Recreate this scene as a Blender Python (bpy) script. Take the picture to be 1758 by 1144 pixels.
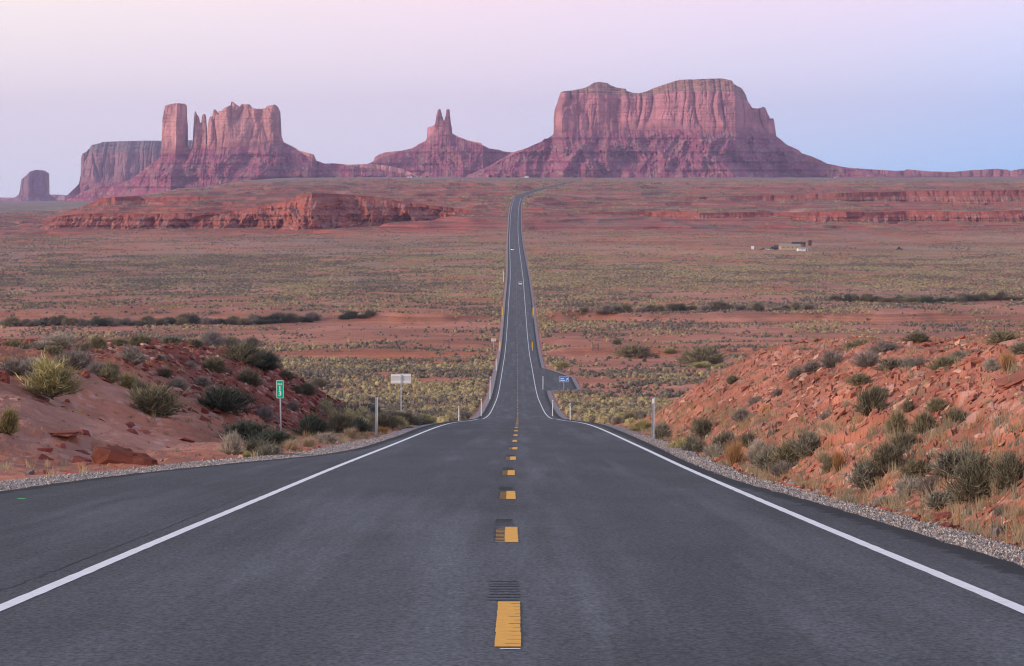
import bpy, math, random
import numpy as np
from mathutils import Vector
random.seed(7); rng = np.random.default_rng(7)
for o in list(bpy.data.objects): bpy.data.objects.remove(o)
S = bpy.context.scene; COL = S.collection
R = math.radians
# ------------------------------------------------------------ camera, sky, sun, exposure
F, CX, HY = 4883.0, 879.0, 300.0        # focal length, centre column and true horizon in photo pixels (100 mm lens); eye at z = 0
cam = bpy.data.objects.new('camera', bpy.data.cameras.new('camera')); COL.objects.link(cam)
cam.rotation_euler = (R(90), 0, 0); cam.data.lens = 100; cam.data.sensor_width = 36
cam.data.shift_y = -(572 - HY) / 1758; cam.data.clip_start = 0.2; cam.data.clip_end = 90000
S.camera = cam
SUN_EL, SUN_AZ = 17, 243                # light comes from the left and from behind the camera
W = bpy.data.worlds.new('World'); S.world = W; W.use_nodes = True
wn = W.node_tree.nodes; wl = W.node_tree.links; wn.clear()
def N(t, **k):
    n = wn.new(t)
    for a, b in k.items(): setattr(n, a, b)
    return n
sky = N('ShaderNodeTexSky', sky_type='NISHITA', sun_disc=False, sun_elevation=R(4), sun_rotation=R(SUN_AZ), altitude=1600, air_density=1.0, dust_density=1.5, ozone_density=3.0)
bg0 = N('ShaderNodeBackground'); bg0.inputs[1].default_value = 0.05; wl.new(sky.outputs[0], bg0.inputs[0])
tc = N('ShaderNodeTexCoord'); sp = N('ShaderNodeSeparateXYZ'); wl.new(tc.outputs['Generated'], sp.inputs[0])
def mr(src, a, b, smooth=False):
    m = N('ShaderNodeMapRange', interpolation_type='SMOOTHSTEP' if smooth else 'LINEAR'); m.inputs[1].default_value = a; m.inputs[2].default_value = b; wl.new(src, m.inputs[0]); return m.outputs[0]
def ramp(src, stops):
    r_ = N('ShaderNodeValToRGB'); e = r_.color_ramp.elements
    while len(e) < len(stops): e.new(0.5)
    for q, (p, c) in zip(e, stops): q.position = p; q.color = (*c, 1)
    wl.new(src, r_.inputs[0]); return r_.outputs[0]
def lin(r, g, b):
    return tuple(((c / 255) / 12.92 if c / 255 < .04045 else ((c / 255 + .055) / 1.055) ** 2.4) for c in (r, g, b))
az = mr(sp.outputs[0], -0.2, 0.2); el = mr(sp.outputs[2], -0.005, 0.066)
low = ramp(az, [(0, lin(212, 215, 233)), (.45, lin(210, 212, 234)), (.75, lin(165, 206, 247)), (1, lin(130, 196, 252))])
mid = ramp(az, [(0, lin(231, 219, 226)), (.5, lin(222, 210, 228)), (.8, lin(203, 205, 234)), (1, lin(180, 202, 244))])
top = ramp(az, [(0, lin(244, 227, 221)), (.45, lin(240, 213, 224)), (.8, lin(230, 207, 229)), (1, lin(219, 208, 235))])
def mix(f, a, b):
    m = N('ShaderNodeMix', data_type='RGBA'); wl.new(f, m.inputs[0])
    wl.new(a, m.inputs[6]) if not isinstance(a, tuple) else setattr(m.inputs[6], 'default_value', (*a, 1))
    wl.new(b, m.inputs[7]) if not isinstance(b, tuple) else setattr(m.inputs[7], 'default_value', (*b, 1))
    return m.outputs[2]
m1 = mix(mr(el, 0, .5), low, mid); m2 = mix(mr(el, .5, 1), m1, top)
m2 = mix(mr(sp.outputs[1], .15, -.6, True), m2, (1.0, .87, .78))      # the dawn glow behind the camera
m3 = mix(mr(sp.outputs[2], .08, .5, True), m2, (0.33, 0.37, 0.50))
bg1 = N('ShaderNodeBackground'); bg1.inputs[1].default_value = 1.2; wl.new(m3, bg1.inputs[0])
ad = N('ShaderNodeAddShader'); wl.new(bg0.outputs[0], ad.inputs[0]); wl.new(bg1.outputs[0], ad.inputs[1])
out = N('ShaderNodeOutputWorld'); wl.new(ad.outputs[0], out.inputs[0])
sun = bpy.data.objects.new('sun', bpy.data.lights.new('sun', 'SUN')); COL.objects.link(sun)
sun.data.energy = 3.5; sun.data.angle = R(11); sun.data.color = (1.0, 0.79, 0.62)
sd = Vector((math.sin(R(SUN_AZ)) * math.cos(R(SUN_EL)), math.cos(R(SUN_AZ)) * math.cos(R(SUN_EL)), math.sin(R(SUN_EL))))
sun.rotation_euler = sd.to_track_quat('Z', 'Y').to_euler(); sun.location = (-40, -40, 60)
S.view_settings.view_transform = 'Standard'; S.view_settings.look = 'None'; S.view_settings.exposure = 0; S.view_settings.gamma = 1
S.cycles.volume_bounces = 0; S.cycles.max_bounces = 5; S.cycles.diffuse_bounces = 3; S.cycles.use_denoising = True; S.cycles.filter_width = 1.15

# ------------------------------------------------------------ noise
def _h(ix, iy, s):
    h = (ix.astype(np.int64) * 374761393 + iy.astype(np.int64) * 668265263 + s * 1442695041) & 0xFFFFFFFF
    h = ((h ^ (h >> 13)) * 1274126177) & 0xFFFFFFFF
    return ((h ^ (h >> 16)) & 0xFFFFFF) / float(0x1000000)
def pn(x, y, s=0):
    x = np.asarray(x, float); y = np.asarray(y, float); x, y = np.broadcast_arrays(x, y)
    ix = np.floor(x); iy = np.floor(y); fx = x - ix; fy = y - iy
    u = fx * fx * fx * (fx * (fx * 6 - 15) + 10); v = fy * fy * fy * (fy * (fy * 6 - 15) + 10)
    def g(a, b):
        t = _h(ix + a, iy + b, s) * 6.28318; return np.cos(t) * (fx - a) + np.sin(t) * (fy - b)
    a = g(0, 0); b = g(1, 0); c = g(0, 1); d = g(1, 1)
    return (a + (b - a) * u + (c - a + (a - b - c + d) * u) * v) * 1.5
def fbm(x, y, o=4, s=0, gain=.5):
    r, a, k = 0, 1., 1.
    for i in range(o): r = r + a * pn(x * k, y * k, s + i * 17); a *= gain; k *= 2.03
    return r
def ridge(x, y, o=3, s=0):
    r, a, k = 0, 1., 1.
    for i in range(o): r = r + a * (1 - 2 * np.abs(pn(x * k, y * k, s + i * 31))); a *= .5; k *= 2.1
    return r
def cell(x, y, s=0):
    "blocky value: the random height of the nearest jittered cell"
    ix = np.floor(x); iy = np.floor(y); bd = np.full(x.shape, 9.); bv = np.zeros(x.shape)
    for a in (-1, 0, 1):
        for b in (-1, 0, 1):
            cx = ix + a; cy = iy + b
            d = (cx + _h(cx, cy, s) - x) ** 2 + (cy + _h(cx, cy, s + 5) - y) ** 2
            m = d < bd; bd = np.where(m, d, bd); bv = np.where(m, _h(cx, cy, s + 9), bv)
    return bv
def ss(a, b, x):
    t = np.clip((np.asarray(x, float) - a) / (b - a), 0, 1); return t * t * (3 - 2 * t)
def hermite(xs, ys):
    xs = np.array(xs, float); ys = np.array(ys, float); dl = np.diff(ys) / np.diff(xs)
    m = np.empty(len(xs)); m[0] = dl[0]; m[-1] = dl[-1]
    w = np.diff(xs); m[1:-1] = (dl[:-1] * w[1:] + dl[1:] * w[:-1]) / (w[1:] + w[:-1])
    def f(x):
        x = np.asarray(x, float); i = np.clip(np.searchsorted(xs, x) - 1, 0, len(xs) - 2); h = xs[i + 1] - xs[i]; t = (x - xs[i]) / h
        r = (2*t**3-3*t*t+1)*ys[i] + (t**3-2*t*t+t)*h*m[i] + (-2*t**3+3*t*t)*ys[i+1] + (t**3-t*t)*h*m[i+1]
        return np.where(x < xs[0], ys[0] + m[0] * (x - xs[0]), np.where(x > xs[-1], ys[-1] + m[-1] * (x - xs[-1]), r))
    return f
# ------------------------------------------------------------ mesh helpers
MATS = {}
def mesh(name, V, Fq, mat=None, parent=None, col=None, smooth=False, tris=None, attrs=None):
    "V (n,3); Fq (m,4) quads; tris (k,3)"
    me = bpy.data.meshes.new(name); V = np.asarray(V, np.float32).reshape(-1, 3)
    Fq = np.asarray(Fq if Fq is not None else [], np.int32).reshape(-1, 4); T = np.asarray(tris if tris is not None else [], np.int32).reshape(-1, 3)
    me.vertices.add(len(V)); me.vertices.foreach_set('co', V.ravel())
    nl = Fq.size + T.size; me.loops.add(nl); me.loops.foreach_set('vertex_index', np.concatenate([Fq.ravel(), T.ravel()]).astype(np.int32))
    me.polygons.add(len(Fq) + len(T))
    st = np.concatenate([np.arange(len(Fq)) * 4, len(Fq) * 4 + np.arange(len(T)) * 3]).astype(np.int32)
    me.polygons.foreach_set('loop_start', st)
    me.polygons.foreach_set('use_smooth', np.full(len(st), bool(smooth)))
    me.update(calc_edges=True)
    if col is not None:
        a = me.color_attributes.new('Col', 'FLOAT_COLOR', 'POINT'); c = np.ones((len(V), 4), np.float32); c[:, :3] = col; a.data.foreach_set('color', c.ravel())
    for k, v in (attrs or {}).items():
        a = me.attributes.new(k, 'FLOAT', 'POINT'); a.data.foreach_set('value', np.asarray(v, np.float32).ravel())
    if mat is not None: me.materials.append(mat)
    o = bpy.data.objects.new(name, me); COL.objects.link(o); o.parent = parent
    return o
def grid_faces(nr, nc):
    i = np.arange(nr - 1)[:, None] * nc + np.arange(nc - 1)[None, :]
    return np.stack([i, i + 1, i + nc + 1, i + nc], -1).reshape(-1, 4)
class MB:
    "collects small solid shapes into one mesh"
    def __init__(s): s.v = []; s.q = []; s.t = []; s.n = 0
    def add(s, v, q=(), t=()):
        s.v += [tuple(p) for p in v]; s.q += [tuple(i + s.n for i in f) for f in q]; s.t += [tuple(i + s.n for i in f) for f in t]; s.n += len(v)
    def box(s, c, d, bev=0.0):
        x, y, z = c; a, b, h = d[0] / 2, d[1] / 2, d[2] / 2
        if not bev:
            s.add([(x+i*a, y+j*b, z+k*h) for k in (-1, 1) for j in (-1, 1) for i in (-1, 1)], [(0,2,3,1),(4,5,7,6),(0,1,5,4),(2,6,7,3),(0,4,6,2),(1,3,7,5)]); return
        s.prism([(-a+bev,-h),(a-bev,-h),(a,-h+bev),(a,h-bev),(a-bev,h),(-a+bev,h),(-a,h-bev),(-a,-h+bev)], y-b, y+b, x, z)
    def prism(s, poly, y0, y1, ox=0, oz=0):
        "polygon in x,z extruded along y"
        n = len(poly); v = [(ox+p[0], y0, oz+p[1]) for p in poly] + [(ox+p[0], y1, oz+p[1]) for p in poly]
        cx = sum(p[0] for p in poly)/n+ox; cz = sum(p[1] for p in poly)/n+oz
        v += [(cx, y0, cz), (cx, y1, cz)]
        s.add(v, [(i, (i+1) % n, n+(i+1) % n, n+i) for i in range(n)], [((i+1) % n, i, 2*n) for i in range(n)] + [(n+i, n+(i+1) % n, 2*n+1) for i in range(n)])
    def prismx(s, poly, x0, x1, inset=None):
        "polygon in y,z extruded along x; inset = per-vertex pull of the sides towards the middle"
        n = len(poly); ins = inset or [0]*n
        v = [(x0+ins[i], p[0], p[1]) for i, p in enumerate(poly)] + [(x1-ins[i], p[0], p[1]) for i, p in enumerate(poly)]
        cy = sum(p[0] for p in poly)/n; cz = sum(p[1] for p in poly)/n
        v += [(x0, cy, cz), (x1, cy, cz)]
        s.add(v, [(i, (i+1) % n, n+(i+1) % n, n+i) for i in range(n)], [((i+1) % n, i, 2*n) for i in range(n)] + [(n+i, n+(i+1) % n, 2*n+1) for i in range(n)])
    def tube(s, p0, p1, r0, r1=None, n=8):
        r1 = r0 if r1 is None else r1; p0 = Vector(p0); p1 = Vector(p1); q = (p1-p0).to_track_quat('Z', 'Y')
        v = [p + q @ Vector((r*math.cos(2*math.pi*k/n), r*math.sin(2*math.pi*k/n), 0)) for p, r in ((p0, r0), (p1, r1)) for k in range(n)] + [p0, p1]
        s.add(v, [(k, (k+1) % n, n+(k+1) % n, n+k) for k in range(n)], [((k+1) % n, k, 2*n) for k in range(n)] + [(n+k, n+(k+1) % n, 2*n+1) for k in range(n)])
    def build(s, name, mat, parent=None, smooth=False): return mesh(name, s.v, s.q, mat, parent, tris=s.t, smooth=smooth)
def thing(name, label, cat, loc=(0, 0, 0), rz=0, group=None):
    o = bpy.data.objects.new(name, None); COL.objects.link(o); o.location = loc; o.rotation_euler = (0, 0, rz); o.empty_display_size = .2
    return tag(o, label, cat, group)
def tag(o, label=None, cat=None, group=None, kind=None):
    if label: o['label'] = label
    if cat: o['category'] = cat
    if group: o['group'] = group
    if kind: o['kind'] = kind
    return o
def copy_tree(root):
    c = root.copy(); COL.objects.link(c)
    for ch in list(root.children):
        d = ch.copy(); COL.objects.link(d); d.parent = c
        for g in ch.children:
            e = g.copy(); COL.objects.link(e); e.parent = d
    return c
# ------------------------------------------------------------ materials
def mat(name, base, rough=.9, spec=.2, metal=0., var=0., scale=4., bump=0., bscale=30., emit=None, estr=0., vcol=False, c2=None, stretch=None, noise2=None, strata=0.):
    m = bpy.data.materials.new(name); m.use_nodes = True; nt = m.node_tree; b = nt.nodes['Principled BSDF']
    b.inputs['Roughness'].default_value = rough; b.inputs['Specular IOR Level'].default_value = spec; b.inputs['Metallic'].default_value = metal
    L = nt.links; n = lambda t, **k: [nt.nodes.new(t), [None]][0]
    co = n('ShaderNodeTexCoord').outputs['Object']
    if stretch:
        mp = n('ShaderNodeMapping'); mp.inputs['Scale'].default_value = stretch; L.new(co, mp.inputs[0]); co = mp.outputs[0]
    if vcol:
        v = n('ShaderNodeVertexColor'); v.layer_name = 'Col'; c = v.outputs[0]
    else:
        r_ = n('ShaderNodeRGB'); r_.outputs[0].default_value = (*base, 1); c = r_.outputs[0]
    def nz(sc, det=6, rg=.6):
        t = n('ShaderNodeTexNoise'); t.inputs['Scale'].default_value = sc; t.inputs['Detail'].default_value = det; t.inputs['Roughness'].default_value = rg; L.new(co, t.inputs['Vector']); return t.outputs['Fac']
    def vary(c, sc, amt):
        f = n('ShaderNodeMapRange'); L.new(nz(sc), f.inputs[0]); f.inputs[1].default_value = .25; f.inputs[2].default_value = .75; f.inputs[3].default_value = 1 - amt; f.inputs[4].default_value = 1 + amt
        x = n('ShaderNodeVectorMath'); x.operation = 'SCALE'; L.new(c, x.inputs[0]); L.new(f.outputs[0], x.inputs['Scale']); return x.outputs[0]
    if strata:
        mp = n('ShaderNodeMapping'); mp.inputs['Scale'].default_value = (.006, .006, 1.1); L.new(co, mp.inputs[0]); t = n('ShaderNodeTexNoise'); t.inputs['Scale'].default_value = 1; t.inputs['Detail'].default_value = 4; L.new(mp.outputs[0], t.inputs['Vector'])
        f = n('ShaderNodeMapRange'); L.new(t.outputs['Fac'], f.inputs[0]); f.inputs[1].default_value = .35; f.inputs[2].default_value = .65; f.inputs[3].default_value = 1 - strata; f.inputs[4].default_value = 1 + strata
        x = n('ShaderNodeVectorMath'); x.operation = 'SCALE'; L.new(c, x.inputs[0]); L.new(f.outputs[0], x.inputs['Scale']); c = x.outputs[0]
    if c2:
        f = n('ShaderNodeMapRange'); L.new(nz(scale * .6), f.inputs[0]); f.inputs[1].default_value = .38; f.inputs[2].default_value = .62
        x = n('ShaderNodeMix'); x.data_type = 'RGBA'; L.new(f.outputs[0], x.inputs[0]); L.new(c, x.inputs[6]); x.inputs[7].default_value = (*c2, 1); c = x.outputs[2]
    if var: c = vary(c, scale, var)
    if noise2: c = vary(c, noise2[0], noise2[1])
    L.new(c, b.inputs['Base Color'])
    if bump:
        bp = n('ShaderNodeBump'); bp.inputs['Strength'].default_value = 1; bp.inputs['Distance'].default_value = bump; L.new(nz(bscale, 8, .65), bp.inputs['Height']); L.new(bp.outputs[0], b.inputs['Normal'])
    if emit: b.inputs['Emission Color'].default_value = (*emit, 1); b.inputs['Emission Strength'].default_value = estr
    MATS[name] = m; return m
M_ground = mat('desert_soil', (0, 0, 0), vcol=True, var=.22, scale=1.3, bump=.03, bscale=9, noise2=(.16, .16), strata=.22)
M_rock = mat('sandstone', (0, 0, 0), vcol=True, var=.2, scale=.05, bump=2.5, bscale=.09, noise2=(.012, .15))
M_redrock = mat('red_bedrock', (0, 0, 0), vcol=True, var=.2, scale=.15, bump=.8, bscale=.3, noise2=(.04, .12))
M_plant = mat('foliage', (0, 0, 0), vcol=True, rough=.85, spec=.1)
M_stone = mat('loose_stone', (0, 0, 0), vcol=True, var=.15, scale=5, bump=.01, bscale=18)
M_boulder = mat('boulder_rock', (.30, .105, .07), var=.25, scale=2.2, bump=.05, bscale=5, c2=(.36, .16, .11))
M_white = mat('line_paint', (.78, .80, .82), rough=.7, var=.12, scale=7, noise2=(45, .12))
M_yellow = mat('yellow_paint', (.80, .41, .07), rough=.75, var=.14, scale=14, noise2=(90, .12))
M_yfaded = mat('worn_yellow_paint', (.50, .27, .08), rough=.8, var=.3, scale=25)
M_tar = mat('tar', (.045, .046, .052), rough=.85, var=.3, scale=30)
M_groove = mat('milled_asphalt', (.064, .070, .081), rough=.9, var=.3, scale=30)
M_steel = mat('galvanised_steel', (.56, .60, .66), rough=.5, metal=.5, var=.12, scale=12)
M_alu = mat('sign_back', (.66, .67, .70), rough=.5, metal=.25, var=.06, scale=3)
M_signwhite = mat('sign_white', (.8, .81, .82), rough=.5)
M_green = mat('sign_green', (.0, .42, .27), rough=.4, var=.05, scale=6)
M_blue = mat('sign_blue', (.0, .22, .85), rough=.4)
M_amber = mat('marker_yellow', (.78, .48, .02), rough=.5)
M_wood = mat('weathered_wood', (.17, .13, .11), var=.3, scale=6)
M_carwhite = mat('car_paint_white', (.62, .62, .64), rough=.25, spec=.5)
M_cargrey = mat('car_paint_grey', (.12, .125, .14), rough=.25, spec=.5)
M_glass = mat('car_glass', (.03, .035, .045), rough=.08, spec=.6)
M_rubber = mat('tyre_rubber', (.02, .02, .02))
M_head = mat('headlight_glow', (1, 1, 1), emit=(1, .78, .5), estr=9)
M_tail = mat('taillight_glow', (.5, .02, .02), emit=(1, .1, .12), estr=1.4)
M_cream = mat('cream_siding', (.46, .35, .22), var=.1, scale=2); M_roofg = mat('roof_sheet', (.33, .30, .29), var=.1, scale=2)
M_dark = mat('dark_panel', (.05, .045, .045)); M_rust = mat('rusty_tank', (.11, .055, .045), var=.3, scale=2)
M_adobe = mat('brown_wall', (.24, .13, .10), var=.15, scale=2)
M_paint_green = mat('green_paint_mark', (.1, .75, .2))
# ------------------------------------------------------------ road profile (eye at z = 0) and the lie of the land
PROF = hermite([-30, 0, 16, 42, 82.5, 135, 231, 270, 300, 364, 451, 509, 699, 891, 1114, 1260, 1510, 1886, 2376, 2546, 2898, 3240, 3500, 3800, 4200, 4500, 4700],
               [.77, -1.54, -2.77, -4.78, -7.89, -11.94, -19.95, -23.2, -25.75, -30.7, -36.4, -39.9, -47.8, -54.4, -57.0, -57.2, -58.6, -58.6, -53.5, -50.3, -35.0, -27.9, -23.2, -18.2, -12.2, -9.3, -9.0])
XC = hermite([-30, 16, 20, 30, 42, 56, 82, 135, 231, 1500, 3150, 3280, 3400, 3550, 3800, 4150, 4500, 4700],
             [0, -.03, -.02, -.045, -.056, -.055, .05, .22, .44, 2.5, 5.3, 7.0, 12, 22, 44, 78, 111, 126])
ST = np.unique(np.concatenate([np.arange(-30, 60, .5), 60 * 1.006 ** np.arange(0, 738)])); ST = ST[ST < 4690]
ZST = PROF(ST); XST = XC(ST)
def zr(d): return np.interp(d, ST, ZST)
def xc(d): return np.interp(d, ST, XST)
LE = hermite([-30, 20, 44, 53, 64, 71, 78, 90, 130, 4700], [-8.7, -8.5, -8.1, -7.45, -6.0, -4.9, -4.45, -4.3, -4.35, -4.35])
RE = hermite([-30, 20, 25.5, 39, 51, 63, 80, 130, 4700], [4.7, 4.65, 4.59, 4.40, 4.05, 3.98, 4.1, 4.3, 4.3])
def turnout(d):      # paved turn-out on the right
    return np.interp(d, [560, 566, 640, 700, 706], [0, 6.2, 6.2, 1.2, 0])
def edges(d):
    n = .05 * pn(np.asarray(d) * .9, 0 * np.asarray(d), 3) + .04 * pn(np.asarray(d) * 2.7, 0 * np.asarray(d), 4)
    return xc(d) + LE(d) + n, xc(d) + RE(d) + n + turnout(d)
# far ground: photo row where the ground at each distance appears, for a few columns
_D = np.array([10, 500, 1500, 2376, 2600, 2900, 3300, 3800, 4500, 5500, 7000, 9000, 12000, 20000, 32000.])
_T = {850: [410.3, 392, 360, 340.5, 323, 309.7, 307.6, 305.9, 304.6, 303.6, 302.4, 301.6], 925: [410.3, 392, 360, 340.5, 323, 309.7, 307.6, 305.9, 304.6, 303.6, 302.4, 301.6],
      -500: [412, 404, 396, 387, 377, 367, 358, 352, 348.5, 346.5, 345, 344], 0: [412, 404, 396, 386, 376, 366, 358, 352, 348.5, 346.5, 345, 344],
      70: [411, 402, 394, 380, 371, 362, 356, 351, 347.5, 346, 345, 344], 150: [411, 401, 392, 362, 359, 356, 352, 347, 344, 341, 339, 338],
      230: [411, 400, 391, 353, 343, 338, 341, 341, 341, 338, 336, 335], 330: [411, 400, 391, 349, 333, 323, 323, 325, 326, 324, 322, 322],
      430: [411, 400, 390, 349, 327, 312, 311, 310, 309, 308, 306, 305], 490: [411, 400, 390, 345, 324, 310.5, 308.2, 306.5, 305, 304, 303, 302],
      530: [411, 400, 389, 343, 323, 310, 308, 306, 304.8, 304, 303, 302], 620: [411, 400, 387, 343, 323, 309.5, 307.6, 305.9, 304.6, 303.6, 302.4, 301.6], 720: [410.5, 399, 374, 343, 323, 309.5, 307.6, 305.9, 304.6, 303.6, 302.4, 301.6],
      1010: [410.5, 397, 371, 347,  323, 309.5, 307.6, 305.9, 304.6, 303.6, 302.4, 301.6],
      1200: [410.5, 398, 376, 349, 323, 309.5, 307.6, 305.9, 304.6, 303.6, 302.4, 301.6], 1450: [410, 398, 377, 352, 326, 310.5, 307.8, 305.9, 304.6, 303.6, 302.4, 301.6], 2300: [410, 398, 377, 352, 323, 310, 307.8, 305.9, 304.6, 303.6, 302.4, 301.6]}
_P = np.array(sorted(_T), float)
_Z = np.array([[float(PROF(10)), float(PROF(500)), float(PROF(1500))] + [-(r - HY) / F * d for r, d in zip(_T[int(p)], _D[3:])] for p in _P])
def z_far(px, d):
    ld = np.log(np.clip(d, 10, 32000)); LD = np.log(_D)
    i = np.clip(np.searchsorted(_P, px) - 1, 0, len(_P) - 2); t = np.clip((px - _P[i]) / (_P[i + 1] - _P[i]), 0, 1); t = t * t * (3 - 2 * t)
    j = np.clip(np.searchsorted(LD, ld) - 1, 0, len(LD) - 2); u = np.clip((ld - LD[j]) / (LD[j + 1] - LD[j]), 0, 1)
    return (_Z[i, j] * (1 - u) + _Z[i, j + 1] * u) * (1 - t) + (_Z[i + 1, j] * (1 - u) + _Z[i + 1, j + 1] * u) * t
GW = lambda d: .95 + .25 * pn(d * .13, d * 0, 8) + .08 * ss(60, 25, d)          # width of the gravel verge
SL = hermite([0, 1.9, 3.9, 5.9, 8.2, 14, 30], [0, 1.15, 2.4, 3.5, 4.15, 4.35, 4.5])
SR = hermite([0, 1.3, 2.6, 4.0, 5.3, 6.7, 12, 30], [0, 1.1, 2.1, 2.9, 3.55, 3.8, 4.0, 4.3])
def terrain(X, d, detail=True):
    X, d = np.broadcast_arrays(np.asarray(X, float), np.asarray(d, float))
    px = CX + X / np.maximum(d, 5) * F
    road = zr(np.minimum(d, 4680)); Lx, Rx = edges(np.minimum(d, 4680)); gw = GW(d)
    u = np.maximum(X - Rx, Lx - X)
    # open country
    w = ss(1886, 2500, d)
    nat = PROF(np.minimum(d, 2600)) * (1 - w) + z_far(px, d) * w
    nat = nat - .55 * ss(135, 300, d) * (1 - w) + fbm(X / 70, d / 70, 3, 1) * np.interp(d, [120, 400, 1500, 2300, 2500], [.12, .5, .9, 1.2, 1.2])
    # low red cut bank of the wash
    for dw, hh, am in ((850, 1.9, 22), (1135, 2.6, 30)):
        off = d - (dw + am * fbm(X / 90, X * 0, 2, int(dw)))
        nat = nat + hh * (ss(-2, 3, off) * ss(170, 20, off) - ss(-60, -5, off) * ss(3, -2, off) * .5) * ss(-.6, .3, pn(X / 60, X * 0, 55))
    # badlands of the escarpment
    wb = ss(2430, 2750, d) * ss(4700, 4100, d)
    wf = ss(5000, 12000, d)
    e = fbm(X / 160 + 4, d / 210, 4, 21) * 6.5 + (ridge(X / 85, d / 300, 2, 23) - .7) * (4.6 + 4 * np.exp(-((px - 470) / 330.) ** 4) * ss(3500, 2900, d))
    red = np.exp(-((px - 470) / 330.) ** 4) * ss(3500, 2900, d)
    nat = nat + wb * e * (.7 - .45 * red) + wf * 3 * fbm(X / 500, d / 500, 3, 9)
    per = 5.2; q = nat / per + .4 * pn(X / 300, d / 300, 5); fr = q - np.floor(q)
    nat = nat + wb * np.clip(.35 + .6 * pn(X / 260, d / 60, 44), 0, .7) * per * (ss(.38, .56, fr) - fr)
    # cut banks beside the near road
    FL = xc(d) - np.interp(d, [0, 40, 60, 160, 220], [10.6, 10.0, 9.6, 9.0, 8.4]) + .5 * pn(d * .06, d * 0, 61)
    FR = xc(d) + np.interp(d, [0, 30, 60, 100, 140], [6.5, 5.9, 5.6, 6.0, 6.4]) + .35 * pn(d * .08, d * 0, 62)
    sL = np.interp(d, [20, 53, 65, 80, 100, 130, 155], [.22, .30, .38, .50, .67, .88, 1]); sR = np.interp(d, [20, 35, 80, 100, 130], [.62, .72, .72, .82, 1])
    eL = ss(215, 160, d + .35 * X); eR = ss(172, 132, d - .3 * X)
    hl = SL(np.maximum(FL - X, 0)) * sL * eL; hr = SR(np.maximum(X - FR, 0)) * sR * eR
    hl = np.where(X < FL, hl, 0); hr = np.where(X > FR, hr, 0)
    bank = hl + hr
    z = nat + bank
    if detail:
        mb = ss(.05, .5, bank) * ss(240, 180, d)
        side = np.where(X > 0, 1., -1.)
        rough = np.where(X > 0, 1., .25 + .75 * ss(95, 120, d + .5 * (X + 14)))
        a = (X * .8 + d * side * .25); b = (d * .35 - X * .3 * side)
        z = z + mb * rough * ((cell(a * .9, b * 1.0, 71) - .5) * .16 + (cell(a * 2.3, b * 2.5 + 7, 73) - .5) * .12 + (cell(a * 6 + 3, b * 5, 75) - .5) * .07)
        z = z + mb * (fbm(X / 3.5, d / 9, 4, 77) * .22)
        z = z + ss(240, 100, d) * ss(.3, 1.2, u - gw) * (fbm(X * 1.1, d * .7, 3, 79) * .07 + (cell(X * 3, d * 1.7, 81) - .5) * .05)
        # undercut ledge low on the left mound
        lw = np.exp(-((d - 70 - 1.2 * (X + 9)) / 4.5) ** 2) * ss(FL + .3, FL - .5, X) * ss(-17, -13, X)
        z = z + lw * .16 * ss(.0, .10, (d - 67.5 - .6 * (X + 12) + .5 * pn(X * .7, d * 0, 5)) / 4)
    # verge: below the asphalt and gravel, then back up to the land
    flat = ss(0, 1, (u - gw - .1) / np.interp(d, [0, 150, 400, 2000], [.9, 1.6, 5, 14]))
    lk = ss(115, 85, d) * (X < 0); base = road - np.where(u < gw, .28, .20 - .17 * lk)
    z = np.where(u < gw - .15, base, base * (1 - flat) + z * flat)
    far = d > 4680
    return np.where(far, nat, z)
def hit(px, py, d0=14., d1=900., lift=0.):
    "first point of the land under photo pixel (px, py)"
    dd = d0 * (d1 / d0) ** np.linspace(0, 1, 1400); X = (px - CX) / F * dd; zz = -(py - HY) / F * dd
    t = terrain(X, dd, False); i = np.argmax(t >= zz)
    if t[i] < zz[i]: i = len(dd) - 1
    return float(X[i]), float(dd[i]), float(terrain(X[i], dd[i]))
def on_road(px, py):
    dd = 12 * (4600 / 12) ** np.linspace(0, 1, 4000); i = np.argmax(zr(dd) >= -(py - HY) / F * dd)
    return (px - CX) / F * dd[i], dd[i]
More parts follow.
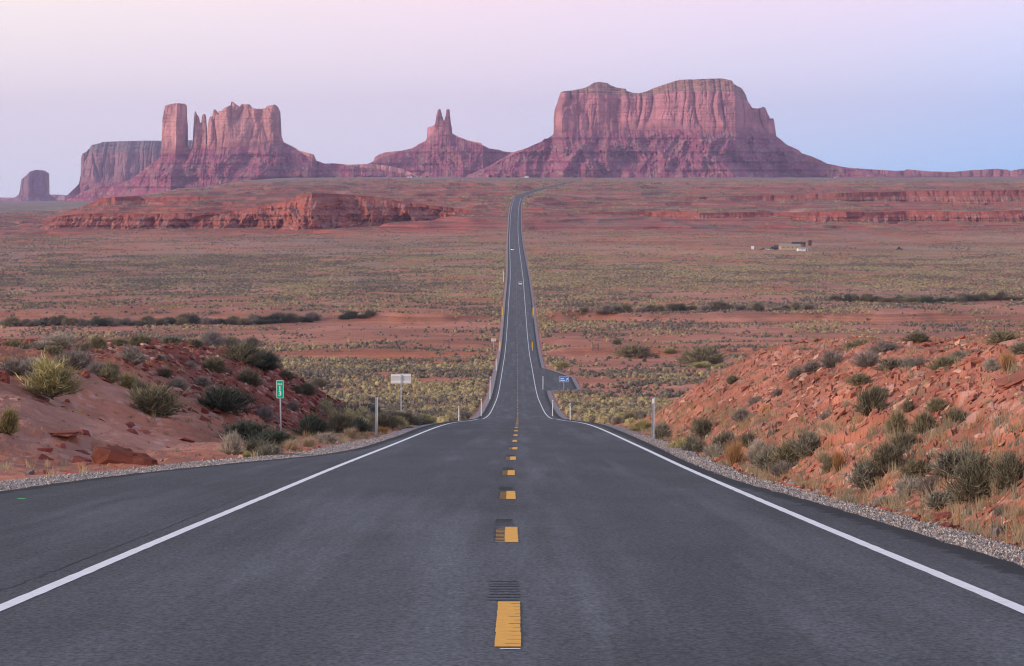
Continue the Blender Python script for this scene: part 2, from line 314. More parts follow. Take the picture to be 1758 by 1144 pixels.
# ------------------------------------------------------------ the land, one sheet
def build_land():
    a1 = np.arange(-.192, .1921, .00046); a0 = -.192 - .004 * np.cumsum(1.06 ** np.arange(34)); a2 = -a0
    A = np.concatenate([a0[::-1], a1, a2])
    D = [4.0]
    while D[-1] < 15300:
        d = D[-1]; r = .02 if d < 24 else .0030 if d < 220 else .0055 if d < 2400 else .0011 if 2480 < d < 3450 else .0026 if d < 4700 else .008 if d < 9000 else .03
        D.append(d * (1 + r))
    D = np.array(D); X = A[None, :] * (D[:, None] + 10); Dm = np.broadcast_to(D[:, None], X.shape)
    Z = terrain(X, Dm); px = CX + X / Dm * F
    # colour of the ground
    n1 = fbm(X / 9, Dm / 14, 4, 101)[..., None]; n2 = fbm(X / 55, Dm / 160, 4, 103)[..., None]; n3 = fbm(X / 1.3, Dm / 2.2, 3, 105)[..., None]
    c = np.array([.41, .162, .102]) + n2 * np.array([.05, .03, .03]) + n1 * np.array([.035, .02, .015])
    u = np.maximum(X - edges(np.minimum(Dm, 4680))[1], edges(np.minimum(Dm, 4680))[0] - X)[..., None]
    near = ss(260, 200, Dm)[..., None]
    leftb = (near[..., 0] * ss(-8, -9.5, X))[..., None]; rightb = (near[..., 0] * ss(5.2, 6, X))[..., None]
    shaded_rock = np.array([.19, .05, .038]); pale = np.array([.46, .26, .21])
    f = leftb * ss(100, 130, Dm + .9 * (X + 14))[..., None] * .85; c = c * (1 - f) + shaded_rock * f  # dark red rock, with the left bank's shaded side painted in
    f = leftb * ss(.0, .6, fbm(X / 5, Dm / 7, 3, 107) + .45 * np.exp(-((Dm - 76) / 10) ** 2))[..., None] * ss(130, 100, Dm)[..., None] * .34; c = c * (1 - f) + pale * f
    blk = cell(X * 2.2 + Dm * .6, Dm * .8 - X * .7, 109)[..., None]
    f = rightb * .7; c = c * (1 - f) + (np.array([.37, .145, .098]) * (.72 + .55 * blk)) * f
    f = (rightb + leftb) * (cell(X * 4.1 + Dm * .9, Dm * 1.5 - X, 111)[..., None] > .93) * .6; c = c * (1 - f) + np.array([.50, .30, .25]) * f
    c = c + near * n3 * np.array([.02, .012, .01])
    # sagebrush country far off: soil mostly covered
    vg = np.interp(Dm, [900, 1300, 1600, 2050, 2200, 2450, 2700, 3300, 4400, 4550, 6000, 40000], [0, .15, .3, .38, .32, .22, .12, .14, .28, .9, .9, .8])
    vg = np.clip(vg + (n2[..., 0] * .22 + fbm(X / 300, Dm / 90, 3, 121) * .28) * ss(1000, 1600, Dm), 0, 1)
    fine = fbm(X / 4.5, Dm / 9, 2, 123)
    vg = np.clip(vg + fine * .5 * ss(1800, 2600, Dm), 0, .95)[..., None]
    lf = ss(260, 60, px)[..., None] * ss(3600, 4600, Dm)[..., None]; vg = np.maximum(vg, lf * .5)
    vc = np.array([.19, .18, .145]) + ss(1500, 1900, Dm)[..., None] * ss(2250, 2100, Dm)[..., None] * ss(300, 900, px)[..., None] * np.array([.05, .05, .0])
    # bands of rock in the escarpment
    wb = (ss(2430, 2700, Dm) * ss(4600, 4200, Dm))[..., None]
    band = (pn(Z / 1.7 + fbm(X / 200, Dm / 200, 2, 131), Z * 0, 133) + .6 * pn(Z / .6, X / 400, 135))[..., None]
    red = (np.exp(-((px - 440) / 330.) ** 4) * ss(3500, 2950, Dm))[..., None]
    cr = np.array([.31, .088, .07]) * (1 + .5 * band) * (1 - red) + np.array([.345, .088, .06]) * (1 + .5 * band) * red
    palef = (ss(3750, 4250, Dm) * ss(4700, 4450, Dm))[..., None]; cr = cr * (1 - palef * .6) + np.array([.42, .2, .15]) * palef * .6
    c = c * (1 - wb) + cr * wb
    vg = vg * (1 - .75 * red * wb)
    c = c * (1 - vg) + vc * vg
    # tan dirt tracks crossing the far slope
    for y0, sl in ((3110, .05), (3560, -.25)):
        f = np.exp(-((Dm - y0 - sl * X - 25 * pn(X / 400, X * 0, 141)) / 9) ** 2)[..., None] * .6; c = c * (1 - f) + np.array([.42, .30, .26]) * f
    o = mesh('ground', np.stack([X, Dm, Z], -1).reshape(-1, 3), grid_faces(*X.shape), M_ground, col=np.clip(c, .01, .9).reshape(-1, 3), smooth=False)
    o['kind'] = 'structure'
    # smooth far, faceted on the rocky banks
    sm = np.repeat(((D[:-1] > 230) | (D[:-1] < 20)).astype(bool), X.shape[1] - 1); o.data.polygons.foreach_set('use_smooth', sm)
build_land()
# ------------------------------------------------------------ road, verges, paint
def asphalt_mat():
    m = bpy.data.materials.new('asphalt'); m.use_nodes = True; nt = m.node_tree; L = nt.links; b = nt.nodes['Principled BSDF']
    n = nt.nodes.new; b.inputs['Roughness'].default_value = .82; b.inputs['Specular IOR Level'].default_value = .25
    co = n('ShaderNodeTexCoord').outputs['Object']
    def nz(sc, sx=1, sy=1, det=5):
        mp = n('ShaderNodeMapping'); mp.inputs['Scale'].default_value = (sx, sy, 1); L.new(co, mp.inputs[0])
        t = n('ShaderNodeTexNoise'); t.inputs['Scale'].default_value = sc; t.inputs['Detail'].default_value = det; t.inputs['Roughness'].default_value = .65; L.new(mp.outputs[0], t.inputs['Vector']); return t.outputs['Fac']
    def mr(s, a, c_, lo, hi):
        r_ = n('ShaderNodeMapRange'); L.new(s, r_.inputs[0]); [setattr(r_.inputs[i + 1], 'default_value', v) for i, v in enumerate((a, c_, lo, hi))]; return r_.outputs[0]
    def mul(a, c_):
        x = n('ShaderNodeMath'); x.operation = 'MULTIPLY'; L.new(a, x.inputs[0]); L.new(c_, x.inputs[1]); return x.outputs[0]
    def att(k):
        t = n('ShaderNodeAttribute'); t.attribute_name = k; return t.outputs['Fac']
    s = mr(nz(28, 1, .5, 5), .36, .64, .52, 1.5)
    s = mul(s, mr(nz(11, 1, .7, 3), .3, .7, .90, 1.1))
    s = mul(s, mr(nz(.5, 1, .3), .3, .7, .84, 1.16))
    s = mul(s, mr(nz(.55, 1, .025, 4), .35, .7, .92, 1.16))
    sc = n('ShaderNodeMath'); sc.operation = 'SUBTRACT'; L.new(nz(.9, 1.3, .05, 6), sc.inputs[0]); sc.inputs[1].default_value = 0
    s = mul(s, mr(nz(.4, 2.6, .05, 7), .49, .64, 1, 1.45))
    ed = n('ShaderNodeMath'); ed.operation = 'ADD'; L.new(att('edge'), ed.inputs[0]); L.new(mr(nz(2.5), .3, .7, -.12, .12), ed.inputs[1])
    s = mul(s, mr(ed.outputs[0], .24, .36, .30, 1)); s = mul(s, att('tone'))
    x = n('ShaderNodeVectorMath'); x.operation = 'SCALE'; x.inputs[0].default_value = (.064, .070, .080); L.new(s, x.inputs['Scale']); L.new(x.outputs[0], b.inputs['Base Color'])
    bp = n('ShaderNodeBump'); bp.inputs['Strength'].default_value = .8; bp.inputs['Distance'].default_value = .012; L.new(nz(60), bp.inputs['Height']); L.new(bp.outputs[0], b.inputs['Normal'])
    return m
M_asphalt = asphalt_mat()
M_gravel = mat('gravel', (.37, .32, .31), var=.35, scale=9, c2=(.20, .19, .21), bump=.03, bscale=22, noise2=(30, .35))
road = tag(bpy.data.objects.new('road', None), kind='structure'); COL.objects.link(road)
def strip(name, dst, cols, lift, m, parent=None, attrs=None, smooth=True, kind=None):
    "cols: function d -> list of lateral X arrays"
    Xs = np.stack(cols(dst), 1); Z = zr(dst)[:, None] + (lift(dst, Xs) if callable(lift) else lift) + 0 * Xs
    V = np.stack([Xs, np.broadcast_to(dst[:, None], Xs.shape), Z], -1)
    o = mesh(name, V.reshape(-1, 3), grid_faces(*Xs.shape), m, parent, smooth=smooth, attrs={k: f(dst, Xs) for k, f in (attrs or {}).items()})
    if kind: o['kind'] = kind
    return o
def scuff(d, x):
    s = 1 + 0 * (x + d)
    for x0, sl, w, a, sd in ((.55, -.0045, .10, .30, 1), (1.9, -.010, .16, .16, 2), (2.7, -.006, .09, .14, 3), (-.42, .002, .13, .26, 4), (-1.9, .012, .2, .12, 5), (4.15, -.012, .07, .22, 6), (-5.6, .02, .10, .16, 7), (1.15, -.002, .07, .16, 8)):
        c = x0 + sl * (d - 45) + .10 * pn(d / 9, d * 0, 900 + sd); s = s + a * np.exp(-((x - c) / w) ** 2) * np.clip(.45 + 1.2 * pn(d / 7, x * .8, 910 + sd), 0, 1.2) * ss(140, 70, d)
    return s
def rcols(d):
    l, r = edges(d); w = np.concatenate([np.linspace(0, .06, 5), np.linspace(.08, .92, 57), np.linspace(.94, 1, 5)])
    return [l + (r - l) * t for t in w]
STR = ST[ST > -28]
strip('asphalt_surface', STR, rcols, 0, M_asphalt, road, {'edge': lambda d, X: np.minimum(X - edges(d)[0][:, None], edges(d)[1][:, None] - X) / (1 + .9 * ss(110, 220, d)[:, None]),
      'tone': lambda d, X: scuff(d[:, None], X - xc(d)[:, None]) * (1 - .08 * ss(-3.75, -4.0, X - xc(d)[:, None]) + .10 * np.exp(-((np.abs(X - xc(d)[:, None]) - 1.0) / .35) ** 2) - .10 * np.exp(-((X - xc(d)[:, None] + .1) / .25) ** 2)) * (1 + .12 * ss(200, 1500, d)[:, None])})
for sgn, nm in ((-1, 'white edge line left of the lanes'), (1, 'white edge line right of the lanes')):
    def ecols(d, s=sgn):
        wv = .012 * pn(d * 1.7, d * 0, 11); c = xc(d) + s * 3.65 + wv; hw = .062 * (1 + ss(400, 2500, d) * .7); return [c - hw, c, c + hw]
    strip('edge_line', STR[(STR < 3300)], ecols, .004, M_white, road)['label'] = nm
def dashes():
    V = []; Q = []; V2 = []; Q2 = []; V3 = []; Q3 = []
    def rect(V, Q, x0, x1, d0, d1, lift, jag=0):
        n = max(2, int((d1 - d0) / .1)) if d0 < 60 else 3
        dd = np.linspace(d0, d1, n + 1); b = len(V)
        for k, d in enumerate(dd):
            j0, j1 = (random.uniform(-jag, jag) for _ in (0, 1)); c = float(xc(d)); z = float(zr(d)) + lift
            V.append((c + x0 + j0, d, z)); V.append((c + x1 + j1, d, z))
            if k: Q.append((b + 2*k - 2, b + 2*k - 1, b + 2*k + 1, b + 2*k))
    k = 0; d = 17.25
    while d < 3200:
        c = 0.0 if k == 0 else .03
        if k == 0:
            rect(V, Q, -.080, .082, d, d + 1.05, .0045, .002); rect(V, Q, -.084, .078, d + 1.05, d + 3.75, .0045, .002)
        else: rect(V, Q, -.03 if d < 80 else -.07, .11 if d < 80 else .08, d, d + 3.4, .0045, .006 if d < 60 else 0)
        if d < 90:
            if k:
                for i in range(10): rect(V3, Q3, -.13, -.03, d + .1 + i * .3, d + .22 + i * .3, .0042)
            for i in range(6 if k else 8): rect(V2, Q2, -.15, .07, d + 3.9 + i * .3, d + 4.0 + i * .3, .0035, .02)
            for i in range(11 if k else 0): rect(V2, Q2, -.155, -.11, d + .02 + i * .3, d + .10 + i * .3, .0035, .012)
            if k == 0:
                for i in range(12): rect(V2, Q2, .02 + random.uniform(-.03, .03), .10, d + .2 + i * .3, d + .215 + i * .3 + random.uniform(0, .02), .0052, .02)
        d += 12.192; k += 1
    mesh('centre_line', V, Q, M_yellow, road); mesh('worn_line', V3, Q3, M_yfaded, road); mesh('rumble_groove', V2, Q2, M_groove, road)
    V, Q = [], []; rect(V, Q, -.045, .075, 17.08, 17.13, .0045, .006); mesh('white_mark', V, Q, M_white, road)
dashes()
def crack(pts, w=.02):
    P = [on_road(*p) for p in pts]; X = np.array([p[0] for p in P]); D = np.array([p[1] for p in P])
    t = np.linspace(0, len(P) - 1, 40 * len(P)); xx = np.interp(t, np.arange(len(P)), X) + .05 * pn(t * 9, t * 0, 3) + .02 * pn(t * 40, t * 0, 4); dd = np.interp(t, np.arange(len(P)), D)
    ww = w * (.5 + .8 * np.abs(pn(t * 7, t * 0, 9))); nx = np.gradient(dd); ny = -np.gradient(xx); l = np.hypot(nx, ny); nx /= l; ny /= l
    V = np.stack([np.stack([xx + s * ww * nx, dd + s * ww * ny, zr(dd + s * ww * ny) + .003], -1) for s in (-1, 1)], 1)
    mesh('crack', V.reshape(-1, 3), grid_faces(len(t), 2), M_tar, road)
crack([(0, 1016), (116, 972), (272, 911), (427, 849), (505, 824), (590, 792), (640, 772)], .010)
crack([(223, 847), (270, 850), (404, 855), (505, 861)], .008); crack([(650, 803), (700, 805), (757, 803)], .01)
crack([(560, 812), (620, 806), (700, 790)], .008)
X0, D0 = on_road(35, 857); mesh('paint_mark', [(X0 - .06, D0, zr(D0) + .004), (X0 + .06, D0, zr(D0) + .004), (X0 + .05, D0 + .25, zr(D0 + .3) + .004), (X0 - .05, D0 + .25, zr(D0 + .25) + .004)], [(0, 1, 2, 3)], M_paint_green, road)
for s in (-1, 1):
    def gcols(d, s=s):
        e = edges(d)[0 if s < 0 else 1]; g = GW(d); r_ = [e + s * (-.06 + (g + .1) * t) for t in (0, .15, .3, .45, .6, .75, .9, 1.15)]
        return r_ if s > 0 else r_[::-1]
    def glift(d, X, s=s):
        e = edges(d)[0 if s < 0 else 1][:, None]; u = (X - e) * s; g = GW(d)[:, None]
        k = ss(110, 85, d)[:, None] * (s < 0)
        return -.035 + .02 * k - (.09 - .13 * k) * np.maximum(u, 0) + .028 * pn(X * 6, d[:, None] * 4, 15) * ss(0, .2, u) - .35 * ss(g - .05, g + .12, u)
    gst = np.unique(np.concatenate([np.arange(4, 140, .12), ST[ST > 140]])); gst = gst[gst < 4600]
    strip('gravel_shoulder', gst, gcols, glift, M_gravel, smooth=False, kind='structure')
# ------------------------------------------------------------ the buttes and mesas on the skyline
def poly(pts): a = np.array(pts, float); return lambda x: np.interp(x, a[:, 0], a[:, 1])
def butte(name, label, D, sil, base, foot, off, rim=None, x0=None, x1=None, step=1.0, seed=0, thick=250., flute=1., gully=1., bands=(232, 246, 262, 278, 292), cliff_c=(.46, .195, .215), talus_c=(.27, .072, .115), cap_c=(.30, .16, .13), base_drop=.12, grey=0., cat='butte', edge_r=14., unit=1., m=None):  # cliff and talus colours have the violet of distance haze mixed in
    D = D / unit; k = D / F; S0 = poly(sil)      # worked out in blocks of `unit` metres
    M_use = m or M_rock; m = None
    S0 = poly(sil); xs = np.array([p[0] for p in sil], float); x0 = x0 or xs[0]; x1 = x1 or xs[-1]
    px = np.unique(np.concatenate([np.arange(x0, x1 + .01, step), xs[(xs >= x0) & (xs <= x1)]])); n = len(px)
    up = lambda row: -(row - HY) * k
    X = (px - CX) * k
    row = S0(px); j = pn(px * .35, px * 0, seed) * .7 + pn(px * .9, px * 0, seed + 1) * .45
    bl = poly(base)(px) + 2.2 * pn(px * .09, px * 0, seed + 2) + 1.2 * pn(px * .3, px * 0, seed + 3)
    row = row + np.where(row < bl - 2, j * .8, j * .5)
    zt = up(row); zf = up(poly(foot)(px)); zb = np.minimum(up(bl), zt); zt = np.maximum(zt, zf + 2); zb = np.clip(zb, zf + 1, zt)
    rm = up(poly(rim)(px) + .7 * pn(px * .25, px * 0, seed + 4)) if rim else zt
    zr_ = np.clip(np.minimum(rm, zt), zb, zt)
    O = poly(off)(px)
    # run(z): horizontal run of the debris slope, steep at the hard bands
    zz = np.linspace(up(420), up(100), 1600); sl = np.full(zz.shape, 1 / math.tan(R(31)))
    for b_ in bands: sl = sl * (1 - .96 * np.exp(-((zz - up(b_)) / (2.1 * k)) ** 4))
    run = np.concatenate([[0], np.cumsum(sl[1:] * np.diff(zz))]); runf = lambda z: np.interp(z, zz, run); run2 = lambda z: (z - zz[0]) / math.tan(R(33))
    T = np.linspace(0, 1, 120)[:, None]; Zt = zf + (zb - zf) * T; Xb = np.broadcast_to(X, Zt.shape)
    bm = np.clip(.75 + 1.5 * pn(Xb / 95, Zt / 60, seed + 5), 0, 1)
    back = (runf(zb) - runf(Zt)) * bm + (run2(zb) - run2(Zt)) * (1 - bm)
    H = (zb - zf)[None, :]; wgt = np.sin(np.pi * np.clip(T, 0, 1)) ** .7 * np.clip(H / 70, 0, 1) * gully
    wx = Xb + 22 * pn(Xb / 120, Zt / 90, seed + 6)
    g = (ridge(wx / 140, Zt / 190, 2, seed + 7) - .6) * 40 + (ridge(wx / 46, Zt / 70, 3, seed + 8) - .7) * 15 + fbm(Xb / 12, Zt / 8, 4, seed + 9) * 5.5
    Yt = D + O - back - g * wgt
    crk = lambda Xa, Za, sc, zs, sd: np.clip(1 - 2.6 * np.abs(pn((Xa + sc * .25 * pn(Xa / sc, Za / zs, sd + 50)) / sc, Za / (zs * 4), sd)), 0, 1) ** 3
    fl = lambda Xa, Za: (-(ridge((Xa + 9 * pn(Xa / 40, Za / 60, seed + 13)) / 130, Za / 500, 2, seed + 10) - .6) * 20 + 3 * fbm(Xa / 40, Za / 45, 2, seed + 21)
                         + crk(Xa, Za, 62, 90, seed + 11) * 17 + crk(Xa, Za, 27, 60, seed + 22) * 9 * ss(-.35, .3, pn(Xa / 90, Za / 70, seed + 23))
                         + 5 * np.clip(cell(Xa / 13, Za / 60, seed + 15) - .3, 0, 1) + fbm(Xa / 7, Za / 14, 3, seed + 12) * 1.6) * flute
    C = np.linspace(0, 1, 96)[:, None]; Zc = zb + (zr_ - zb) * C; Xc_ = np.broadcast_to(X, Zc.shape)
    hc = np.clip((zt - zb) / 40, 0, 1)
    lay = pn(Zc / 6, Xc_ / 160, seed + 16) * 1.8 + pn(Zc / 2.4, Xc_ / 90, seed + 17) * .9
    bd = 7 * ss(.28, 0, C + .05 * pn(Xc_ / 18, Zc * 0, seed + 20)) * hc                 # stepped foot of the wall
    Yc = D + O + fl(Xc_, Zc) * hc * (.35 + .65 * ss(0, .25, C)) + base_drop * (Zc - zb) - bd + lay * hc
    q = np.linspace(0, 1, 26)[1:, None]; Zr = zr_ + (zt - zr_) * q; fr = Zr / 7 - np.floor(Zr / 7)
    Yr = Yc[-1] + (Zr - zr_) * 1.5 + (ss(.2, .6, fr) - fr) * 8 * (zt > zr_ + 3) + fbm(np.broadcast_to(X, Zr.shape) / 30, Zr / 12, 3, seed + 18) * 5 * ss(0, .3, q) * (zt > zr_ + 3)
    # roof and far side
    thick = poly(thick)(px) if isinstance(thick, list) else thick
    th = np.minimum(thick, thick * .12 + (zt - zf) * .9)[None, :] * (1 + .2 * pn(X / 60, X * 0, seed + 19))[None, :]
    rq = np.linspace(0, 1, 6)[1:, None]
    Ybk = Yr[-1] + th * rq; Zbk = zt - (zt - zf) * .015 * rq + 0 * Ybk
    Ye = np.concatenate([Ybk[-1:] + 8, Ybk[-1:] + 15 + (zb - zf) * 1.6]); Ze = np.stack([zb, zf - 3])
    e_ = np.zeros(Zc.shape) + 1e3; kx = max(1, int(edge_r / max(k * step, .1)) + 2)
    for sft in range(1, kx + 1):
        for sg in (-1, 1):
            zs = np.roll(zt, sg * sft); dx = np.abs(np.roll(X, sg * sft) - X); dx = np.where(dx > 3 * edge_r, 1e3, dx)
            e_ = np.where(zs[None, :] < Zc, np.minimum(e_, np.broadcast_to(dx, Zc.shape)), e_)
    e_ = np.clip(e_, 0, edge_r); bulge = edge_r - np.sqrt(np.maximum(edge_r ** 2 - (edge_r - e_) ** 2, 0)); Yc = Yc + bulge * hc; Yr = Yr + (bulge * hc)[-1]; Ybk = Ybk + (bulge * hc)[-1]; Ye = Ye + (bulge * hc)[-1]
    Yt = Yt + (Yc[0] - Yt[-1]) * T ** 2.5
    Yt[-1] = Yc[0]; Zt = Zt.copy(); Zt[0] -= 6
    root = thing(name, label, cat, (0, 0, 0))
    has = (zt - zb) > 1.5
    def part(nm, Y, Z, cfun, msk=None, par=root):
        V = np.stack([np.broadcast_to(X, Y.shape), Y, Z], -1); f = grid_faces(*Y.shape)
        if msk is not None:
            m = np.tile(msk[:-1] | msk[1:], Y.shape[0] - 1); f = f[m]
        if not len(f): return None
        c = cfun(np.broadcast_to(X, Y.shape), Z, Y)
        used, inv = np.unique(f, return_inverse=True)
        return mesh(nm, V.reshape(-1, 3)[used] * unit, inv.reshape(-1, 4), M_use, par, col=np.clip(c, .01, .9).reshape(-1, 3)[used], smooth=False)
    def ct(Xa, Z, Y):
        b = (pn(Z / 5.5, Xa / 500, seed + 30) + .7 * pn(Z / 1.9, Xa / 300, seed + 31))[..., None]; p = fbm(Xa / 40, Z / 30, 4, seed + 32)[..., None]
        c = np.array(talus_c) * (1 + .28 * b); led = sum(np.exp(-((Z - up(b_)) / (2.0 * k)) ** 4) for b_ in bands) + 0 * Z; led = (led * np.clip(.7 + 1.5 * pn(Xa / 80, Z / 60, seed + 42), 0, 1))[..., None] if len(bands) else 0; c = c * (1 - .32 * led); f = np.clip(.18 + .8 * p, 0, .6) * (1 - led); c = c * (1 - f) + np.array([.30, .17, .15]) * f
        sp_ = (cell(Xa / 7, Z / 5, seed + 33)[..., None] > .93) * .5; c = c * (1 - sp_) + np.array([.40, .27, .24]) * sp_
        sp_ = (cell(Xa / 5, Z / 4, seed + 34)[..., None] > .95) * .6; c = c * (1 - sp_) + np.array([.09, .10, .08]) * sp_
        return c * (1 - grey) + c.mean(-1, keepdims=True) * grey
    def cc(Xa, Z, Y):
        st = .6 * fbm(Xa / 9, Z / 90, 4, seed + 35)[..., None]; b = pn(Z / 5, Xa / 500, seed + 36)[..., None]; p = fbm(Xa / 70, Z / 50, 3, seed + 37)[..., None]
        c = np.array(cliff_c) * (1 + .30 * st + .10 * b + .18 * p) * (1 - .22 * crk(Xa, Z, 62, 90, seed + 11)[..., None])  # cracks also darkened in the colour, as shade in their depth
        v = np.clip(ss(.25, .7, fbm(Xa / 16, Z / 220, 3, seed + 38)), 0, 1)[..., None] * .45; c = c * (1 - v) + np.array([.20, .10, .10]) * v     # desert varnish
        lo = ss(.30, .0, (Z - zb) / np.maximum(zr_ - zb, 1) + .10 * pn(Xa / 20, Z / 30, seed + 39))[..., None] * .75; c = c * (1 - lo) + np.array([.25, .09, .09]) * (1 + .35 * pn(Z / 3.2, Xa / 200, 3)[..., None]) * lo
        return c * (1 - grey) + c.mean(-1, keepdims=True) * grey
    def cp(Xa, Z, Y):
        c = np.array(cap_c) * (1 + .3 * pn(Z / 3, Xa / 400, seed + 40)[..., None] + .15 * fbm(Xa / 20, Z / 12, 2, seed + 41)[..., None]); return c * (1 - grey) + c.mean(-1, keepdims=True) * grey
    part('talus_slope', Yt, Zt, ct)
    hs = np.concatenate([[False], has, [False]]); di = np.flatnonzero(hs[1:] != hs[:-1])
    for a, b in zip(di[::2], di[1::2]):
        m = np.zeros(n, bool); m[a:b] = True; w = px[min(b, n - 1)] - px[a]
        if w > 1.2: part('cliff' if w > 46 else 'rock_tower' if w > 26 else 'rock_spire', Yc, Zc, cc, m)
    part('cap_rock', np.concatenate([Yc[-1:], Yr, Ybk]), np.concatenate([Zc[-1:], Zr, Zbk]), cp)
    part('far_face', np.concatenate([Ybk[-1:], Ye]), np.concatenate([Zbk[-1:], Ze]), ct)
    return root
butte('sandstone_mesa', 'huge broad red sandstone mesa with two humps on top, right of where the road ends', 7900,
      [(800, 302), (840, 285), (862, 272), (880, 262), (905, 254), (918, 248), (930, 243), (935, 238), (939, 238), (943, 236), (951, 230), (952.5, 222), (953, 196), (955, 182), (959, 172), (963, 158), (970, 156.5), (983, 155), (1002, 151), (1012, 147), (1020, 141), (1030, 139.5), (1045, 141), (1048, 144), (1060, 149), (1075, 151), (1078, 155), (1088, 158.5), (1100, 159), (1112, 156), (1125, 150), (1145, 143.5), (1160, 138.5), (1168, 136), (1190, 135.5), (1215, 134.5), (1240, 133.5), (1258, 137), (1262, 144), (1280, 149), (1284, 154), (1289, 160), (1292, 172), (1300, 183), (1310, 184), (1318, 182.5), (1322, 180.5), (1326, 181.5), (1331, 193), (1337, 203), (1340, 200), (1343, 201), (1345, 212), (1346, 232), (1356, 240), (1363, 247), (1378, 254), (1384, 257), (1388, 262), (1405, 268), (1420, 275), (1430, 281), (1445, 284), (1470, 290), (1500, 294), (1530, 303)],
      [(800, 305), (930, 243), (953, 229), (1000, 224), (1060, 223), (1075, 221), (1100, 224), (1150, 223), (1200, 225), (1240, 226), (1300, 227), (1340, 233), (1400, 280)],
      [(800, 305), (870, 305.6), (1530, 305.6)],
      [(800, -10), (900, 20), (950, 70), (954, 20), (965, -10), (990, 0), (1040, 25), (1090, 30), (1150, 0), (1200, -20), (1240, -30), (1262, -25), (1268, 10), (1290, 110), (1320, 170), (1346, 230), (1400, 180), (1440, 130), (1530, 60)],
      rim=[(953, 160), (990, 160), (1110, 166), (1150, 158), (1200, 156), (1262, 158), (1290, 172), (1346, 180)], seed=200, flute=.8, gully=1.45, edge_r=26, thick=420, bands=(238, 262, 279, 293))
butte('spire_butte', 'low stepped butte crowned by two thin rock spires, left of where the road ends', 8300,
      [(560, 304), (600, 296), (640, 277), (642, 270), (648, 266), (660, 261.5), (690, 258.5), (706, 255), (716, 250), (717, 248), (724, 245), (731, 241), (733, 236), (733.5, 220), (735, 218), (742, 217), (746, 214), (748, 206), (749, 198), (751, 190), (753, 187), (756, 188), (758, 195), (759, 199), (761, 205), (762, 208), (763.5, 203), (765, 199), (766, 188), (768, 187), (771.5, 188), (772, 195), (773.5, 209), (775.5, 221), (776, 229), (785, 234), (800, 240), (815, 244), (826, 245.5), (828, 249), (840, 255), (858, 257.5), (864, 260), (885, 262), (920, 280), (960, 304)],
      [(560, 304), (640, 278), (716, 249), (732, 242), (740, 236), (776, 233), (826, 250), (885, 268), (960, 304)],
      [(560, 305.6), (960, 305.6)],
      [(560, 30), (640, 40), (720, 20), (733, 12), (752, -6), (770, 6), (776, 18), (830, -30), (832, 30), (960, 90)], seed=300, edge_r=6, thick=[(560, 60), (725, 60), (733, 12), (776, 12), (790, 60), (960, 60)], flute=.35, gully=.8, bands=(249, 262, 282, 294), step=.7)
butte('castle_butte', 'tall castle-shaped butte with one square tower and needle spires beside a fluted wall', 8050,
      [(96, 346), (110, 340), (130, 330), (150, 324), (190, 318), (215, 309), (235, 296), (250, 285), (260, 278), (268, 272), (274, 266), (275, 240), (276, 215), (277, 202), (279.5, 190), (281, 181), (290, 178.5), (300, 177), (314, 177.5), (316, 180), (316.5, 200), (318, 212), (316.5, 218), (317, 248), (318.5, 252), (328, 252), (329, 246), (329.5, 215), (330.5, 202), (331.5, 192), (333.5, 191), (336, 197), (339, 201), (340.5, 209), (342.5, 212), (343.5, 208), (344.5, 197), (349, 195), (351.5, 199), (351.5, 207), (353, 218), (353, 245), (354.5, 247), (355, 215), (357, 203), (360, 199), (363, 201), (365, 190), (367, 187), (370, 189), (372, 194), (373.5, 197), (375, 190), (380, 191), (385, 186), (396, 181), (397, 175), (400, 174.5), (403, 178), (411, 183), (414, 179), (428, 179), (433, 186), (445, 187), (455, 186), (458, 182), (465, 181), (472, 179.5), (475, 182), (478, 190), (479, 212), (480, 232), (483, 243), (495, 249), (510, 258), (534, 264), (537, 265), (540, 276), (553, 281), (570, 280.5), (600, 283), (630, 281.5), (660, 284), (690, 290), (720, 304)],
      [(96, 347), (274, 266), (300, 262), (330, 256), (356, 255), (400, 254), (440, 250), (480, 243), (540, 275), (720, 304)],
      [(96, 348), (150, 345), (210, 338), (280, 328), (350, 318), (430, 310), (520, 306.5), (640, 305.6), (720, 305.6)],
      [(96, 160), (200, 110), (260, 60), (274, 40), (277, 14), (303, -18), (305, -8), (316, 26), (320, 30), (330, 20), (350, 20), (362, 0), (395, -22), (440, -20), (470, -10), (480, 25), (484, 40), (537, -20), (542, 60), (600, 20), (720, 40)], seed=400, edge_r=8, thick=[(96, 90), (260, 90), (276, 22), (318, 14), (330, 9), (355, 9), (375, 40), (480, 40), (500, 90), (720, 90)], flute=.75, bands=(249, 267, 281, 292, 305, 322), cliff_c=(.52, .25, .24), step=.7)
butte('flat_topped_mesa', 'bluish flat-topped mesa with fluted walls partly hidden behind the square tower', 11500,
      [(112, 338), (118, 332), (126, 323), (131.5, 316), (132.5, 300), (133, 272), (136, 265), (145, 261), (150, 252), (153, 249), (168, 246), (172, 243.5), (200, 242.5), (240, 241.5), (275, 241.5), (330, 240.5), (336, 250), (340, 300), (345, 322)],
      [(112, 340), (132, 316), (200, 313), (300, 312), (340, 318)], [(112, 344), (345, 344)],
      [(112, 0), (132, 60), (140, 0), (200, -30), (300, 0), (345, 40)], rim=[(130, 268), (160, 262), (330, 258)], seed=500, thick=300, flute=1.3, bands=(330,), cliff_c=(.30, .16, .17), cap_c=(.20, .15, .15), cat='mesa')
